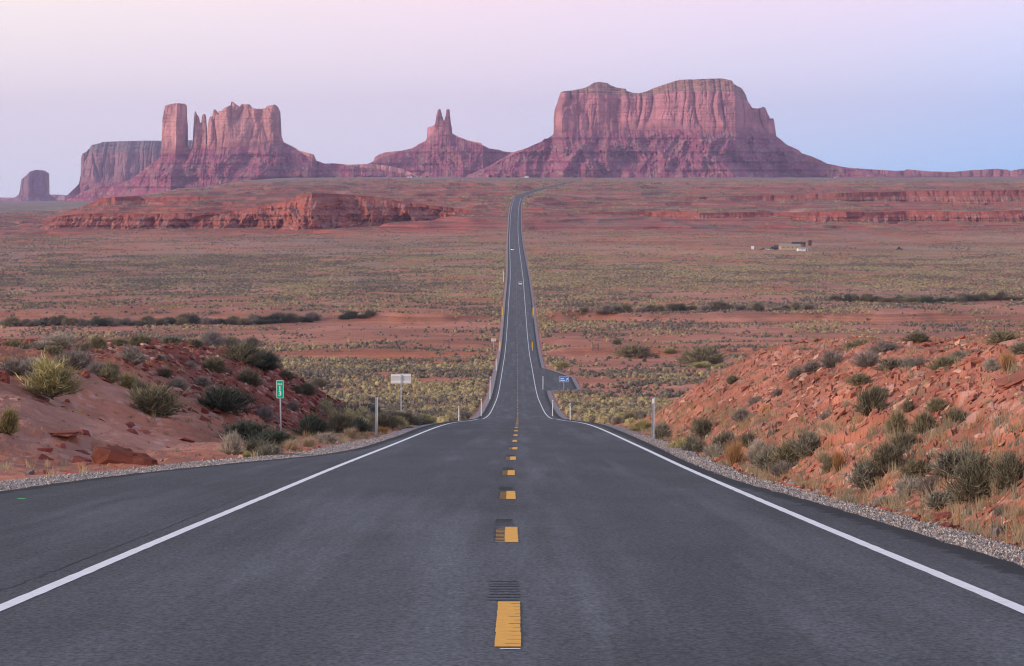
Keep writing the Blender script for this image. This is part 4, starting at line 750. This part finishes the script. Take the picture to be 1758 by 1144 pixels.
# ---- loose stones
def stones(n, pick, name, smin, smax, flat, cols, kind='stuff', lift=.3, label=None):
    X, d = pick(n); m = len(X); Z = terrain(X, d); eps = .25
    gx = (terrain(X + eps, d, False) - terrain(X - eps, d, False)) / (2 * eps); gy = (terrain(X, d + eps, False) - terrain(X, d - eps, False)) / (2 * eps)
    sz = smin + (smax - smin) * rng.random(m) ** 5
    sz = sz * (np.clip(d / 65, .5, 1.1) if name == 'rock_rubble' else 1)
    base = np.array([(-1, -1, -1), (1, -1, -1), (1, 1, -1), (-1, 1, -1), (-1, -1, 1), (1, -1, 1), (1, 1, 1), (-1, 1, 1)], float)
    q = np.array([(0, 3, 2, 1), (4, 5, 6, 7), (0, 1, 5, 4), (1, 2, 6, 5), (2, 3, 7, 6), (3, 0, 4, 7)])
    P = base[None] * (1 + .38 * rng.uniform(-1, 1, (m, 8, 3))); P[:, 4:, :2] *= rng.uniform(.5, .95, (m, 1, 1))
    P = P * np.stack([rng.uniform(.6, 1.4, m), rng.uniform(.5, 1.0, m), rng.uniform(*flat, m)], -1)[:, None] * sz[:, None, None] * .5
    a = rng.random(m) * 6.283; ca, sa = np.cos(a)[:, None], np.sin(a)[:, None]; x = P[..., 0] * ca - P[..., 1] * sa; y = P[..., 0] * sa + P[..., 1] * ca
    tx = rng.normal(0, .22, m)[:, None] + gx[:, None] * .9; ty = rng.normal(0, .22, m)[:, None] + gy[:, None] * .9
    z = P[..., 2] + x * tx + y * ty + Z[:, None] + (sz * np.mean(flat) * lift)[:, None]
    V = np.stack([x + X[:, None], y + d[:, None], z], -1).reshape(-1, 3); Q = (q[None] + (np.arange(m) * 8)[:, None, None]).reshape(-1, 4)
    c = np.array(cols)[rng.integers(0, len(cols), m)] * (.75 + .5 * rng.random((m, 1))); c = np.repeat(c, 8, 0)
    o = mesh(name, V, Q, M_stone, col=np.clip(c, .01, .9)); o['kind'] = kind
    if label: o['label'] = label
REDS = [(.38, .15, .10), (.32, .115, .08), (.42, .20, .14), (.27, .085, .065), (.48, .29, .22), (.35, .14, .10)]
def pick_right(n):
    d = 24 * (150 / 24) ** rng.random(n) ; X = xc(d) + 5.3 + 17 * rng.random(n) ** 1.25 * (d / 90); k = (X / d < .2) & (rng.random(n) < np.clip(.55 + fbm(X / 2.5, d / 5, 2, 401), .1, 1)); return X[k], d[k]
def pick_left(n):
    d = 62 * (200 / 62) ** rng.random(n); X = xc(d) - 9.4 - 12 * rng.random(n) ** 1.2; k = (X / d > -.2) & (rng.random(n) < .035 + .96 * ss(95, 125, d + .9 * (X + 14))); return X[k], d[k]
stones(46000, pick_right, 'rock_rubble', .035, .29, (.14, .45), REDS, lift=.12)
stones(20000, pick_left, 'rock_rubble', .04, .42, (.16, .45), [(.22, .06, .045), (.17, .045, .04), (.26, .08, .06), (.20, .06, .05), (.40, .24, .20)], lift=.2)
def pick_foot(n):
    d = 22 * (140 / 22) ** rng.random(n); s = np.where(rng.random(n) < .88, 1, -1); l, r_ = edges(d); g = GW(d); u = g - .25 + 1.6 * rng.random(n) ** 1.3; return np.where(s > 0, r_ + u, l - u), d
stones(7000, pick_foot, 'loose_stones', .025, .17, (.3, .7), REDS + REDS + [(.34, .30, .27), (.25, .22, .22)], lift=.3)
def pebble_pick(n):
    d = 20 * (110 / 20) ** rng.random(n); s = np.where(rng.random(n) < .5, 1, -1); l, r_ = edges(d); g = GW(d); u = .05 + (g - .1) * rng.random(n); return np.where(s > 0, r_ + u, l - u), d
def pebbles(n):
    X, d = pebble_pick(n); m = len(X); l, r_ = edges(d); u = np.maximum(X - r_, l - X); k = ss(110, 85, d) * (X < 0); Z = zr(d) - .035 + .02 * k - (.09 - .13 * k) * u + .004
    s = .008 + .022 * rng.random(m) ** 2.5; t = np.array([(1, 0, -.3), (-.5, .87, -.3), (-.5, -.87, -.3), (.1, 0, .8)]); P = t[None] * s[:, None, None] * (1 + .3 * rng.normal(size=(m, 4, 3)))
    a = rng.random(m) * 6.283; ca, sa = np.cos(a)[:, None], np.sin(a)[:, None]; V = np.stack([P[..., 0] * ca - P[..., 1] * sa + X[:, None], P[..., 0] * sa + P[..., 1] * ca + d[:, None], P[..., 2] + Z[:, None]], -1).reshape(-1, 3)
    T = (np.array([(0, 1, 3), (1, 2, 3), (2, 0, 3)])[None] + (np.arange(m) * 4)[:, None, None]).reshape(-1, 3)
    c = np.array([(.42, .38, .36), (.22, .21, .22), (.34, .26, .22), (.12, .12, .13), (.50, .46, .43)])[rng.integers(0, 5, m)] * (.8 + .4 * rng.random((m, 1)))
    o = mesh('gravel', V, None, M_stone, tris=T, col=np.repeat(c, 4, 0)); o['kind'] = 'stuff'
pebbles(60000)
# ---- thin dry grass and litter between the shrubs of both banks
def dry_grass(n):
    d = 26 * (150 / 26) ** rng.random(n); sd_ = rng.random(n) < .6; l, r_ = edges(d); g = GW(d); q = rng.random(n)
    u = g + .1 + np.where(q < .6, 2.2 * rng.random(n), 14 * rng.random(n)) ; X = np.where(sd_, r_ + u, l - u); k = (np.abs(X / d) < .2) & (rng.random(n) < np.where(sd_ | (d > 88), 1, .12)); X, d = X[k], d[k]; m = len(X); Z = terrain(X, d)
    nb = 16; h = (.08 + .24 * rng.random(m) ** 2)[:, None]; a = rng.random((m, nb)) * 6.283; sp_ = rng.random((m, nb)) * .6
    bx = X[:, None] + .05 * rng.normal(size=(m, nb)); by = d[:, None] + .05 * rng.normal(size=(m, nb)); tx = bx + np.cos(a) * sp_ * h; ty = by + np.sin(a) * sp_ * h; tz = Z[:, None] + h * (.6 + .5 * rng.random((m, nb))); w = .006 + .004 * rng.random((m, nb))
    V = np.stack([np.stack([bx - w, by, 0 * bx + Z[:, None] - .02], -1), np.stack([bx + w, by, 0 * bx + Z[:, None] - .02], -1), np.stack([tx, ty, tz], -1)], 2).reshape(-1, 3)
    c = np.array([(.42, .33, .22), (.30, .26, .18), (.36, .24, .13), (.22, .21, .16)])[rng.integers(0, 4, m)]; c = np.repeat(c, nb * 3, 0) * (.75 + .5 * rng.random((len(V), 1)))
    o = mesh('dry_grass', V, None, M_plant, tris=np.arange(len(V)).reshape(-1, 3), col=c); o['kind'] = 'stuff'
dry_grass(4200)
# ------------------------------------------------------------ signs, posts, markers
def text(body, size, loc, parent, m, name='lettering', ex=.002):
    c = bpy.data.curves.new(name, 'FONT'); c.body = body; c.size = size; c.align_x = 'CENTER'; c.align_y = 'CENTER'; c.extrude = ex; c.offset = size * .02; c.materials.append(m)
    o = bpy.data.objects.new(name, c); COL.objects.link(o); bpy.context.view_layer.update(); me = bpy.data.meshes.new_from_object(o); bpy.data.objects.remove(o)
    o = bpy.data.objects.new(name, me); COL.objects.link(o); o.parent = parent; o.location = loc; o.rotation_euler = (R(90), 0, 0); return o
def rrect(w, h, r, n=4):
    p = []
    for cx, cz, a0 in ((w/2-r, h/2-r, 0), (-w/2+r, h/2-r, 90), (-w/2+r, -h/2+r, 180), (w/2-r, -h/2+r, 270)):
        for i in range(n + 1): a = R(a0 + 90 * i / n); p.append((cx + r * math.cos(a), cz + r * math.sin(a)))
    return p
def ground_at(px, d): X = (px - CX) / F * d; return X, float(terrain(X, d, False))
# green mile sign
d = 110.; X, _ = ground_at(482, d); top = -(653 - HY) / F * d; g = float(terrain(X, d, False)); k = d / F
t = thing('mile_marker_sign', 'narrow green mile sign with white 13 on a thin post left of the road', 'mile sign', (X, d, g)); t.rotation_euler = (0, R(-1.0), R(-4))
h = 31 * k; w = 12.6 * k; zc = top - h / 2 - g
b = MB(); b.prism(rrect(w, h, .04), -.004, .004, 0, zc); pl = b.build('sign_panel', M_signwhite, t)
b = MB(); b.prism(rrect(w - .032, h - .032, .03), -.0075, -.0045, 0, zc); b.build('green_face', M_green, pl)
text('MILE', .088, (0, -.0095, zc + h * .275), t, M_signwhite); text('1', .25, (0, -.0095, zc + h * .04), t, M_signwhite); text('3', .25, (0, -.0095, zc - h * .25), t, M_signwhite)
b = MB(); b.box((0, .03, (zc + h * .4 - .4) / 2), (.055, .012, zc + h * .4 + .4)); b.box((-.022, .04, (zc + h * .4 - .4) / 2), (.01, .025, zc + h * .4 + .4)); b.box((.022, .04, (zc + h * .4 - .4) / 2), (.01, .025, zc + h * .4 + .4)); b.build('post', M_steel, t)
b = MB(); [b.tube((0, -.013, zc + q * h), (0, -.0075, zc + q * h), .009) for q in (-.45, .45)]; b.build('bolt', M_steel, t)
# posts: (column, base row, top row, width px, distance, material, label)
POSTS = [(646, 745, 680, 4.6, 110, 'steel', 'tall white steel post by the left gravel bend'), (1121, 752, 683, 4.6, 102, 'steel', 'tall white post with white reflector at the foot of the right bank'),
 (787.5, 720, 697, 1.6, 235, 'white', 'thin white post in yellow brush left of the dip in the road'), (826, 703, 685, 1.5, 345, 'white', 'second thin white post left of the dipping road'), (841, 673, 647, 1.3, 500, 'white', 'third thin white post up the left road edge'),
 (852, 627, 617, 1.1, 690, 'white', 'fourth thin white post up the left road edge'), (979, 719, 692, 1.7, 235, 'white', 'thin white post right of the dip in the road'), (948.5, 704, 687, 1.6, 345, 'white', 'second thin white post right of the dipping road'), (932, 661, 646, 1.2, 565, 'white', 'white post at the near corner of the paved turnout'),
 (864, 478, 465, 1.0, 1560, 'white', 'tiny far white post left of the white car'), (862, 541, 528, 1.7, 1130, 'amber', 'upper yellow marker left of the road at the wash'), (858, 600, 586, 2.2, 870, 'amber', 'lower yellow marker left of the road beside the small white sign'),
 (915, 541, 528, 1.7, 1130, 'amber', 'upper yellow marker right of the road at the wash'), (914, 602, 587, 1.9, 870, 'amber', 'lower yellow marker right of the road')]
for (px, by, ty, wpx, d, mk, lab) in POSTS:
    X = (px - CX) / F * d; g = float(terrain(X, d, False)); top = -(ty - HY) / F * d; H = max(top - g, .6); w = wpx * d / F
    t = thing('delineator_post' if mk != 'amber' else 'hazard_marker', lab, 'road post' if mk != 'amber' else 'yellow marker', (X, d, g)); t.rotation_euler = (0, R(random.uniform(-1, 1)), R(random.uniform(-8, 8)))
    if mk == 'steel':
        b = MB(); b.box((0, 0, (H - .3) / 2), (w, .010, H + .3)); [b.box((s * w * .46, -.018, (H - .3) / 2), (.009, .03, H + .3)) for s in (-1, 1)]; b.build('post', M_steel, t)
        if px > 900: b = MB(); b.box((0, -.04, H - .12), (w * .86, .012, .17)); b.build('reflector', M_signwhite, t)
        else: b = MB(); b.box((0, .012, H - .02), (w * 1.15, .05, .035)); b.build('post_cap', M_dark, t)
    elif mk == 'white':
        b = MB(); b.box((0, 0, (H - .3) / 2), (w, .03, H + .3), .012); b.build('post', M_signwhite, t); b = MB(); b.box((0, -.02, H * .9), (w * .8, .01, H * .08)); b.build('reflector', M_steel, t)
    else:
        b = MB(); b.box((0, 0, H * .3), (w * .3, .05, H * .7)); b.build('post', M_signwhite, t); b = MB(); b.prism([(-w/2, 0), (w/2, 0), (w/2, H * .62), (w * .42, H * .68), (-w * .42, H * .68), (-w/2, H * .62)], -.05, -.02, 0, H * .32); b.build('marker_panel', M_amber, t)
def back_sign(px, ty, wpx, hpx, d, lab, lean=0.):
    k = d / F; X = (px - CX) * k; g = float(terrain(X, d, False)); w, h = wpx * k, hpx * k; zc = -(ty - HY) * k - h / 2 - g
    t = thing('road_sign', lab, 'sign', (X, d, g)); t.rotation_euler = (0, lean, R(5))
    b = MB(); b.prism(rrect(w, h, .07 * h), -.01, .01, 0, zc); b.build('sign_panel', M_alu, t)
    for s in (-1, 1): b = MB(); b.box((0, -.035, zc + s * h * .32), (w * .95, .045, h * .17), .01); b.build('brace', M_signwhite, t)
    b = MB(); b.box((0, -.10, (zc + h * .42 - .5) / 2), (.030 * w + .05, .08, zc + h * .42 + .5)); b.build('post', M_steel, t)
back_sign(688.5, 642, 35, 17, 330., 'back of a big white road sign with two bright braces, left of the dip')
back_sign(847.5, 581.5, 8.5, 5, 872., 'small far white sign seen from behind, left edge of the road at the red flat')
# blue sign
d = 560.; k = d / F; X = (968 - CX) * k; g = float(terrain(X, d, False)); w, h = 16.5 * k, 9.2 * k; zc = -(651.5 - HY) * k - g
t = thing('blue_guide_sign', 'blue road sign with white lines and an arrow below the paved turnout', 'sign', (X, d, g))
b = MB(); b.prism(rrect(w, h, .10), -.012, .012, 0, zc); pl = b.build('sign_panel', M_signwhite, t)
b = MB(); b.prism(rrect(w - .09, h - .09, .07), -.02, -.013, 0, zc); b.build('blue_face', M_blue, pl)
b = MB(); b.box((-w * .17, -.026, zc + h * .12), (w * .36, .008, h * .13)); b.build('legend_line', M_signwhite, t); b = MB(); b.box((-w * .12, -.026, zc - h * .19), (w * .48, .008, h * .13)); b.build('legend_line', M_signwhite, t)
b = MB(); a = .5; cx_, cz_ = w * .32, zc
b.prism([(-.16, -.26), (-.06, -.30), (.10, -.02), (.20, -.07), (.17, .27), (-.13, .09), (-.02, .04)], -.030, -.022, cx_, cz_); b.build('arrow', M_signwhite, t)
b = MB(); b.box((0, .06, (zc - .5) / 2), (.09, .08, zc + .5)); b.build('post', M_steel, t)
# yellow curve warning signs far up the slope
for (px, py, d, lab) in ((877, 344, 3230, 'tiny yellow warning sign left of the far bend'), (899.5, 352, 3010, 'tiny yellow warning sign right of the road below the far bend')):
    k = d / F; X = (px - CX) * k; g = float(terrain(X, d, False)); zc = max(-(py - HY) * k - g, 1.6)
    t = thing('warning_sign', lab, 'sign', (X, d, g)); b = MB(); b.prism([(0, -.85), (.85, 0), (0, .85), (-.85, 0)], -.03, 0, 0, zc); b.build('sign_panel', M_amber, t); b = MB(); b.box((0, .06, (zc - .5) / 2), (.1, .1, zc + .5)); b.build('post', M_steel, t)
# ------------------------------------------------------------ cars on the road
def car(name, label, d, side, paint, away, suv=False):
    X = float(xc(d)) + side; z = float(zr(d)) + .006; sl = math.atan((float(zr(d + 3)) - float(zr(d - 3))) / 6)
    t = thing(name, label, 'car', (X, d, z)); L_, W_, H_ = (4.7, 1.86, 1.72) if suv else (4.6, 1.82, 1.47)      # front faces local -Y
    t.rotation_euler = (sl if not away else -sl, 0, 0 if not away else math.pi)
    f, r_ = -L_ / 2, L_ / 2; hb = .82 if not suv else .95
    b = MB(); b.prismx([(f + .08, .24), (f, .42), (f + .03, .62), (f + .18, hb - .12), (f + 1.15, hb), (r_ - .9, hb + .06), (r_ - .1, hb), (r_, .6), (r_ - .05, .3)], -W_/2, W_/2, [.06, .05, .05, .08, .06, .06, .08, .05, .06]); b.build('body', paint, t)
    c0, c1 = f + 1.2, r_ - (.12 if suv else .55); b = MB(); b.prismx([(c0, hb), (c0 + .75, H_ - .05), (c0 + 1.2, H_), (c1 - .7, H_ - .01), (c1 - (.2 if suv else .45), H_ - .08), (c1, hb)], -W_/2 + .06, W_/2 - .06, [.02, .16, .2, .2, .16, .02]); cab = b.build('cabin', paint, t)
    b = MB(); b.add([(-.72, c0 + .02, hb + .06), (.72, c0 + .02, hb + .06), (.6, c0 + .66, H_ - .12), (-.6, c0 + .66, H_ - .12)], [(0, 1, 2, 3)]); o = b.build('windscreen', M_glass, cab); o.location = (0, -.03, .01)
    b = MB(); b.add([(-.68, c1 - .02, hb + .08), (.68, c1 - .02, hb + .08), (.58, c1 - .2, H_ - .14), (-.58, c1 - .2, H_ - .14)], [(1, 0, 3, 2)]); o = b.build('rear_window', M_glass, cab); o.location = (0, .03, .01)
    for s in (-1, 1):
        b = MB(); x = s * (W_/2 - .045); xt = s * (W_/2 - .19); b.add([(x, c0 + .2, hb + .06), (x, c1 - .35, hb + .06), (xt, c1 - .6, H_ - .13), (xt, c0 + .85, H_ - .13)], [(0, 1, 2, 3)]); b.build('side_window', M_glass, cab)
        for y in (f + .85, r_ - .85):
            b = MB(); b.tube((s * (W_/2 - .22), y, .33), (s * (W_/2 + .01), y, .33), .33, n=18); wh = b.build('wheel', M_rubber, t); b = MB(); b.tube((s * (W_/2 + .005), y, .33), (s * (W_/2 + .02), y, .33), .20, n=12); b.build('rim', M_steel, wh)
        b = MB(); b.box((s * .66, f + .02, .66), (.34, .12, .17), .03); b.build('headlight', M_head if not away else M_signwhite, t)
        b = MB(); b.box((s * .74, r_ - .01, .78), (.24, .10, .24), .03); b.build('taillight', M_tail if away else M_dark, t)
        b = MB(); b.box((s * (W_/2 + .06), c0 + .3, hb + .06), (.18, .1, .13), .02); b.build('mirror', paint, t)
    b = MB(); b.box((0, f + .02, .42), (.9, .06, .2)); b.build('grille', M_dark, t); b = MB(); b.box((0, r_ + .01, .5), (.5, .02, .14)); b.build('number_plate', M_signwhite, t)
car('oncoming_car', 'grey car coming towards us with both headlights glowing', 2130., -1.9, M_cargrey, False, True)
car('parked_car' if False else 'departing_car', 'white car driving away with red tail lights, nearer than the one with headlights', 1510., 1.9, M_carwhite, True, True)
# ------------------------------------------------------------ the ranch out on the flat
def hut(name, label, px, d, w, dp, h, roofh, wall, roof, rz=0., nwin=3, door=True):
    X, g = ground_at(px, d); t = thing(name, label, 'building', (X, d, g), rz)
    b = MB(); b.box((0, 0, h / 2 - .2), (w, dp, h + .4)); b.build('wall', wall, t)
    b = MB(); b.prismx([(-dp/2 - .4, h), (0, h + roofh), (dp/2 + .4, h), (dp/2 + .4, h + .14), (0, h + roofh + .16), (-dp/2 - .4, h + .14)], -w/2 - .35, w/2 + .35); b.build('roof', roof, t)
    for i in range(nwin):
        x = -w/2 + w * (i + .7) / (nwin + .6); b = MB(); b.box((x, -dp/2 - .01, h * .58), (w * .09, .06, h * .3)); f_ = b.build('window', M_signwhite, t); b = MB(); b.box((x, -dp/2 - .045, h * .58), (w * .075, .02, h * .25)); b.build('pane', M_glass, f_)
    if door: b = MB(); b.box((w * .38, -dp/2 - .03, h * .4), (1.0, .06, h * .8)); b.build('door', M_wood, t)
    return t
D_ = 2135.
hut('house', 'long cream house with a pale roof in the middle of the ranch', 1356, D_, 15, 7, 3.1, 1.2, M_cream, M_roofg, R(4), 4)
hut('barn', 'brown building with a dark roof right behind the cream house', 1371, D_ + 14, 9, 8, 3.4, 1.6, M_adobe, M_dark, R(-15), 1)
hut('shed', 'small low white shed in front of the brown building', 1377, D_ - 22, 7, 5, 2.0, .8, M_signwhite, M_roofg, R(8), 1)
hut('outhouse', 'tiny white hut standing alone at the left end of the ranch', 1292, D_, 1.9, 1.8, 2.2, .3, M_signwhite, M_signwhite, 0, 0, False)
X, g = ground_at(1390, D_); t = thing('water_tank', 'dark rusty water tank on a pale stand right of the ranch houses', 'water tank', (X, D_, g))
b = MB(); b.tube((0, 0, 3.0), (.1, 0, 7.0), 1.35, 1.35, 16); b.tube((.1, 0, 7), (.1, 0, 7.3), 1.35, .3, 16); b.build('tank', M_rust, t)
for i in (-1, 1):
    for j in (-1, 1): b = MB(); b.tube((i * .9, j * .9, -.3), (i * .8, j * .8, 3.0), .14); b.build('leg', M_roofg, t)
b = MB(); b.box((0, 0, 1.4), (1.3, 1.3, 2.8)); b.build('pump_box', M_roofg, t)
def truck(name, label, px, d, paint, L_, H_, rz):
    X, g = ground_at(px, d); t = thing(name, label, 'vehicle', (X, d, g), rz); f = -L_/2
    b = MB(); b.prism([(f, .5), (f, .95), (f + .2, 1.0), (-f, 1.0), (-f, .5)], -.9, .9); b.build('body', paint, t)
    b = MB(); b.prism([(f + 1.2, 1.0), (f + 1.7, H_), (f + 3.0, H_), (f + 3.2, 1.0)], -.8, .8); b.build('cabin', paint, t)
    for s in (-1, 1):
        b = MB(); b.prism([(f + 1.4, 1.05), (f + 1.75, H_ - .1), (f + 2.9, H_ - .1), (f + 3.05, 1.05)], s * .81 - .01, s * .81 + .01); b.build('side_window', M_glass, t)
        for x in (f + .9, -f - .9): b = MB(); b.tube((x, s * .75, .38), (x, s * .95, .38), .38, n=14); b.build('wheel', M_rubber, t)
truck('pickup_truck', 'dark pickup parked at the left of the ranch vehicles', 1311, D_, M_cargrey, 5.2, 1.75, R(6)); truck('pickup_truck', 'white pickup parked among the ranch vehicles', 1319, D_ - 4, M_carwhite, 5.2, 1.75, R(-8))
truck('pickup_truck', 'black truck parked nearest the cream house', 1327, D_ + 3, M_dark, 5.6, 2.3, R(12))
X, g = ground_at(1332, D_ + 6); t = thing('stock_trailer', 'tall dark blue trailer between the black truck and the cream house', 'trailer', (X, D_ + 6, g))
b = MB(); b.box((0, 0, 1.9), (3.0, 2.3, 2.7), .15); b.build('body', mat('blue_grey_paint', (.07, .09, .14), rough=.5), t); [(lambda b: (b.tube((s * .7, -1.2, .4), (s * .7, 1.2, .4), .4, n=14), b.build('wheel', M_rubber, t)))(MB()) for s in (-1, 1)]
truck('pickup_truck', 'dark pickup parked alone far right of the ranch', 1544, D_, M_dark, 5.0, 2.1, R(5))
X, g = ground_at(1550, D_); t = thing('cattle_pen', 'small grey rail pen beside the lone far pickup', 'pen', (X, D_, g))
for i in range(5): b = MB(); b.tube((-2.2 + i * 1.1, 0, -.2), (-2.2 + i * 1.1, 0, 1.6), .09); b.build('post', M_roofg, t)
for zz_ in (.6, 1.4): b = MB(); b.box((0, 0, zz_), (4.6, .08, .14)); b.build('rail', M_roofg, t)
# houses on the plateau at the foot of the buttes
for i, (px, d, w, h, wl, lab) in enumerate([(701, 7300, 5, 2.6, M_signwhite, 'first white house of the far row below the spires'), (706, 7320, 4.5, 2.4, M_signwhite, 'second white house of the far row below the spires'), (715, 7310, 4, 2.4, M_cream, 'cream house right of the two white ones below the spires'), (723, 7300, 5, 2.4, M_cream, 'last cream house of the far row below the spires'),
      (781, 7300, 7, 4, M_adobe, 'small brown house alone on the far plain'), (904, 7250, 10, 2.8, M_signwhite, 'long white building far off left of the road end'), (897, 7300, 5, 2.4, M_cream, 'small cream house left of the long white building'), (1433, 7500, 4, 2.4, M_signwhite, 'white house at the right foot of the big mesa')]):
    hut('far_house', lab, px, d, w, 5, h, 1, wl, M_roofg, 0, 1, False)
def ftree(px, d, w, h, lab):
    X, g = ground_at(px, d); t = thing('juniper_tree', lab, 'tree', (X, d, g)); b = MB(); b.tube((0, 0, -.3), (0, 0, h * .5), .25, .12); b.build('trunk', M_wood, t)
    V, T, C = [], [], []
    for i in range(160):
        q = rng.normal(size=3); q /= np.linalg.norm(q); p = q * [w/2, w/2, h*.42] * (.6 + .5 * rng.random()) + [0, 0, h * .58]; n = rng.normal(size=(3, 3)) * w * .11; V += [p + n[0], p + n[1], p + n[2]]; T.append((3*i, 3*i+1, 3*i+2)); C += [np.array([.05, .065, .04]) * (.7 + .7 * rng.random())] * 3
    mesh('crown', V, None, M_plant, t, col=C, tris=T)
for px, w, h, side in ((842, 9, 6, 'left of the row'), (857, 7, 5, 'second from left'), (872, 8, 5, 'third from left'), (925, 7, 5, 'right of the long white building'), (987, 8, 8, 'where the road ends'), (733, 6, 5, 'beside the cream houses')): ftree(px, 7200, w, h, 'tiny dark tree on the far plain, ' + side)
# ------------------------------------------------------------ fence corners and single rocks
def brace(px, py, d0, d1, hpx, lab):
    X, Y, Z = hit(px, py, d0, d1); k = Y / F; t = thing('fence_brace', lab, 'fence post', (X, Y, Z), R(30)); h = hpx * k
    for s in (-1, 1): b = MB(); b.tube((s * h * .45, 0, -.3), (s * h * .42 + .1, 0, h), .13, .10); b.build('post', M_wood, t)
    b = MB(); b.tube((-h * .42, 0, h * .75), (h * .42, 0, h * .72), .09); b.build('rail', M_wood, t); b = MB(); b.tube((-h * .42, 0, .1), (h * .42, 0, h * .72), .04); b.build('diagonal', M_wood, t)
brace(766, 594, 500, 1400, 12, 'weathered wooden fence brace on the red flat left of the road'); brace(1022, 603, 500, 1400, 14, 'weathered wooden fence brace on the red flat right of the road')
def rock(px, py, w, h, dep, lab, col=None, rz=0., tilt=0., name='boulder', seed=1, at_=None, sink=.28):
    if at_: X, Y, Z = at_
    else: X, Y, Z = hit(px, py)
    k = Y / F; r = np.random.default_rng(seed); n = 18; m_ = 11; u = np.linspace(0, 2 * np.pi, n, endpoint=False)[None, :]; v = np.linspace(-.5, .5, m_)[:, None] * np.pi
    x = np.sign(np.cos(u)) * np.abs(np.cos(u)) ** .55 * np.cos(v) ** .4; y = np.sign(np.sin(u)) * np.abs(np.sin(u)) ** .55 * np.cos(v) ** .4; z = np.sign(np.sin(v)) * np.abs(np.sin(v)) ** .5 + 0 * u
    V = np.stack([x, y, z], -1); V = V * (1 + .20 * pn(x * 1.7 + seed, z * 1.7 + y, seed)[..., None] + .10 * pn(x * 4 + y * 3, z * 4, seed + 1)[..., None] - .12 * (cell(x * 1.6 + seed, z * 1.9 + y * 1.3, seed) > .6)[..., None])
    i = np.arange(m_ - 1)[:, None] * n + np.arange(n)[None]; j = np.arange(m_ - 1)[:, None] * n + (np.arange(n)[None] + 1) % n; Q = np.stack([i, j, j + n, i + n], -1).reshape(-1, 4)
    c = np.array(col or (.30, .10, .07)) * (1 + .2 * pn(V[..., 2] * 6, V[..., 0], 5)[..., None])
    o = mesh(name, V.reshape(-1, 3), Q, M_stone, col=np.clip(c, .01, .9).reshape(-1, 3)); o.scale = (w * k / 2, w * k / 2 * dep, h * k / 2); o.location = (X, Y, Z + h * k * sink); o.rotation_euler = (R(tilt * .4), R(-tilt), R(rz)); return tag(o, lab, 'rock')
rock(214, 798, 112, 40, .5, 'long dark sandstone ledge breaking out low on the left mound', (.15, .048, .034), -4, -9, 'sandstone_ledge', 3, sink=.06); rock(228, 792, 34, 13, .8, 'brown block fallen in front of the dark ledge on the left mound', (.26, .13, .08), 10, -8, seed=4)
rock(110, 762, 56, 9, .8, 'thin dark ledge left of the main ledge on the left mound', (.22, .08, .06), 0, 0, 'sandstone_ledge', 5)
rock(5, 650, 22, 26, 1, 'stack-like dark red rock at the left edge of the photo', (.22, .07, .055), 20, 5, seed=6); rock(272, 604, 14, 7, 1, 'pale boulder on the bare crest of the left mound', (.44, .24, .20), 0, 0, seed=7)
rock(143, 655, 26, 14, 1, 'dark red boulder behind the small yellow bush on the left mound', (.24, .075, .06), 0, 4, seed=8)
rock(1745, 668, 84, 10, .6, 'long dark leaning slab at the upper right of the right bank', (.30, .11, .08), 12, 19, 'rock_slab', 9); rock(1672, 632, 44, 17, .8, 'flat block just below the stacked rock pile', (.36, .13, .09), 0, 6, 'rock_slab', 10)
for i, (w_, z_, l_) in enumerate(((20, 0, 'bottom'), (17, 6, 'middle'), (11, 12, 'top'))):
    X, Y, Z = hit(1689, 610); rock(0, 0, w_, 8, .9, l_ + ' stone of the three-stone pile on the right bank skyline', (.34, .12, .085), i * 20, 0, 'piled_rock', 11 + i, at_=(X, Y, Z + z_ * Y / F))
rock(1530, 862, 17, 12, 1, 'rounded pale yellow stone at the foot of the big right clump', (.42, .33, .22), 0, 0, seed=15); rock(1552, 878, 20, 9, 1, 'flat tan stone beside the rounded yellow one', (.36, .24, .16), 0, 8, seed=16)
rock(1622, 893, 56, 13, .8, 'broad red slab on the ground below the big right clump', (.27, .085, .065), 8, 3, 'rock_slab', 17); rock(1478, 656, 30, 12, 1, 'grey orange block high on the left of the right bank', (.38, .19, .13), 0, 16, seed=18); rock(1315, 702, 26, 16, .9, 'orange broken block on the left face of the right bank', (.40, .19, .11), 0, 20, seed=19)
rock(1740, 905, 30, 10, .9, 'dark red stone at the lower right edge of the slope', (.25, .08, .06), 0, 0, seed=20)
# ------------------------------------------------------------ haze
def add_haze():
    b = MB(); x, y0, y1, z0, z1 = 14000, -250, 16400, -420, 420
    b.box((0, (y0 + y1) / 2, (z0 + z1) / 2), (2 * x, y1 - y0, z1 - z0)); m = bpy.data.materials.new('haze'); m.use_nodes = True; nt = m.node_tree; nt.nodes.clear()
    v = nt.nodes.new('ShaderNodeVolumePrincipled'); v.inputs['Color'].default_value = (.64, .60, 1.0, 1); v.inputs['Density'].default_value = 3.8e-5; v.inputs['Anisotropy'].default_value = .0
    o = nt.nodes.new('ShaderNodeOutputMaterial'); nt.links.new(v.outputs[0], o.inputs['Volume'])
    h = b.build('haze', m); h['kind'] = 'stuff'; return h
add_haze()
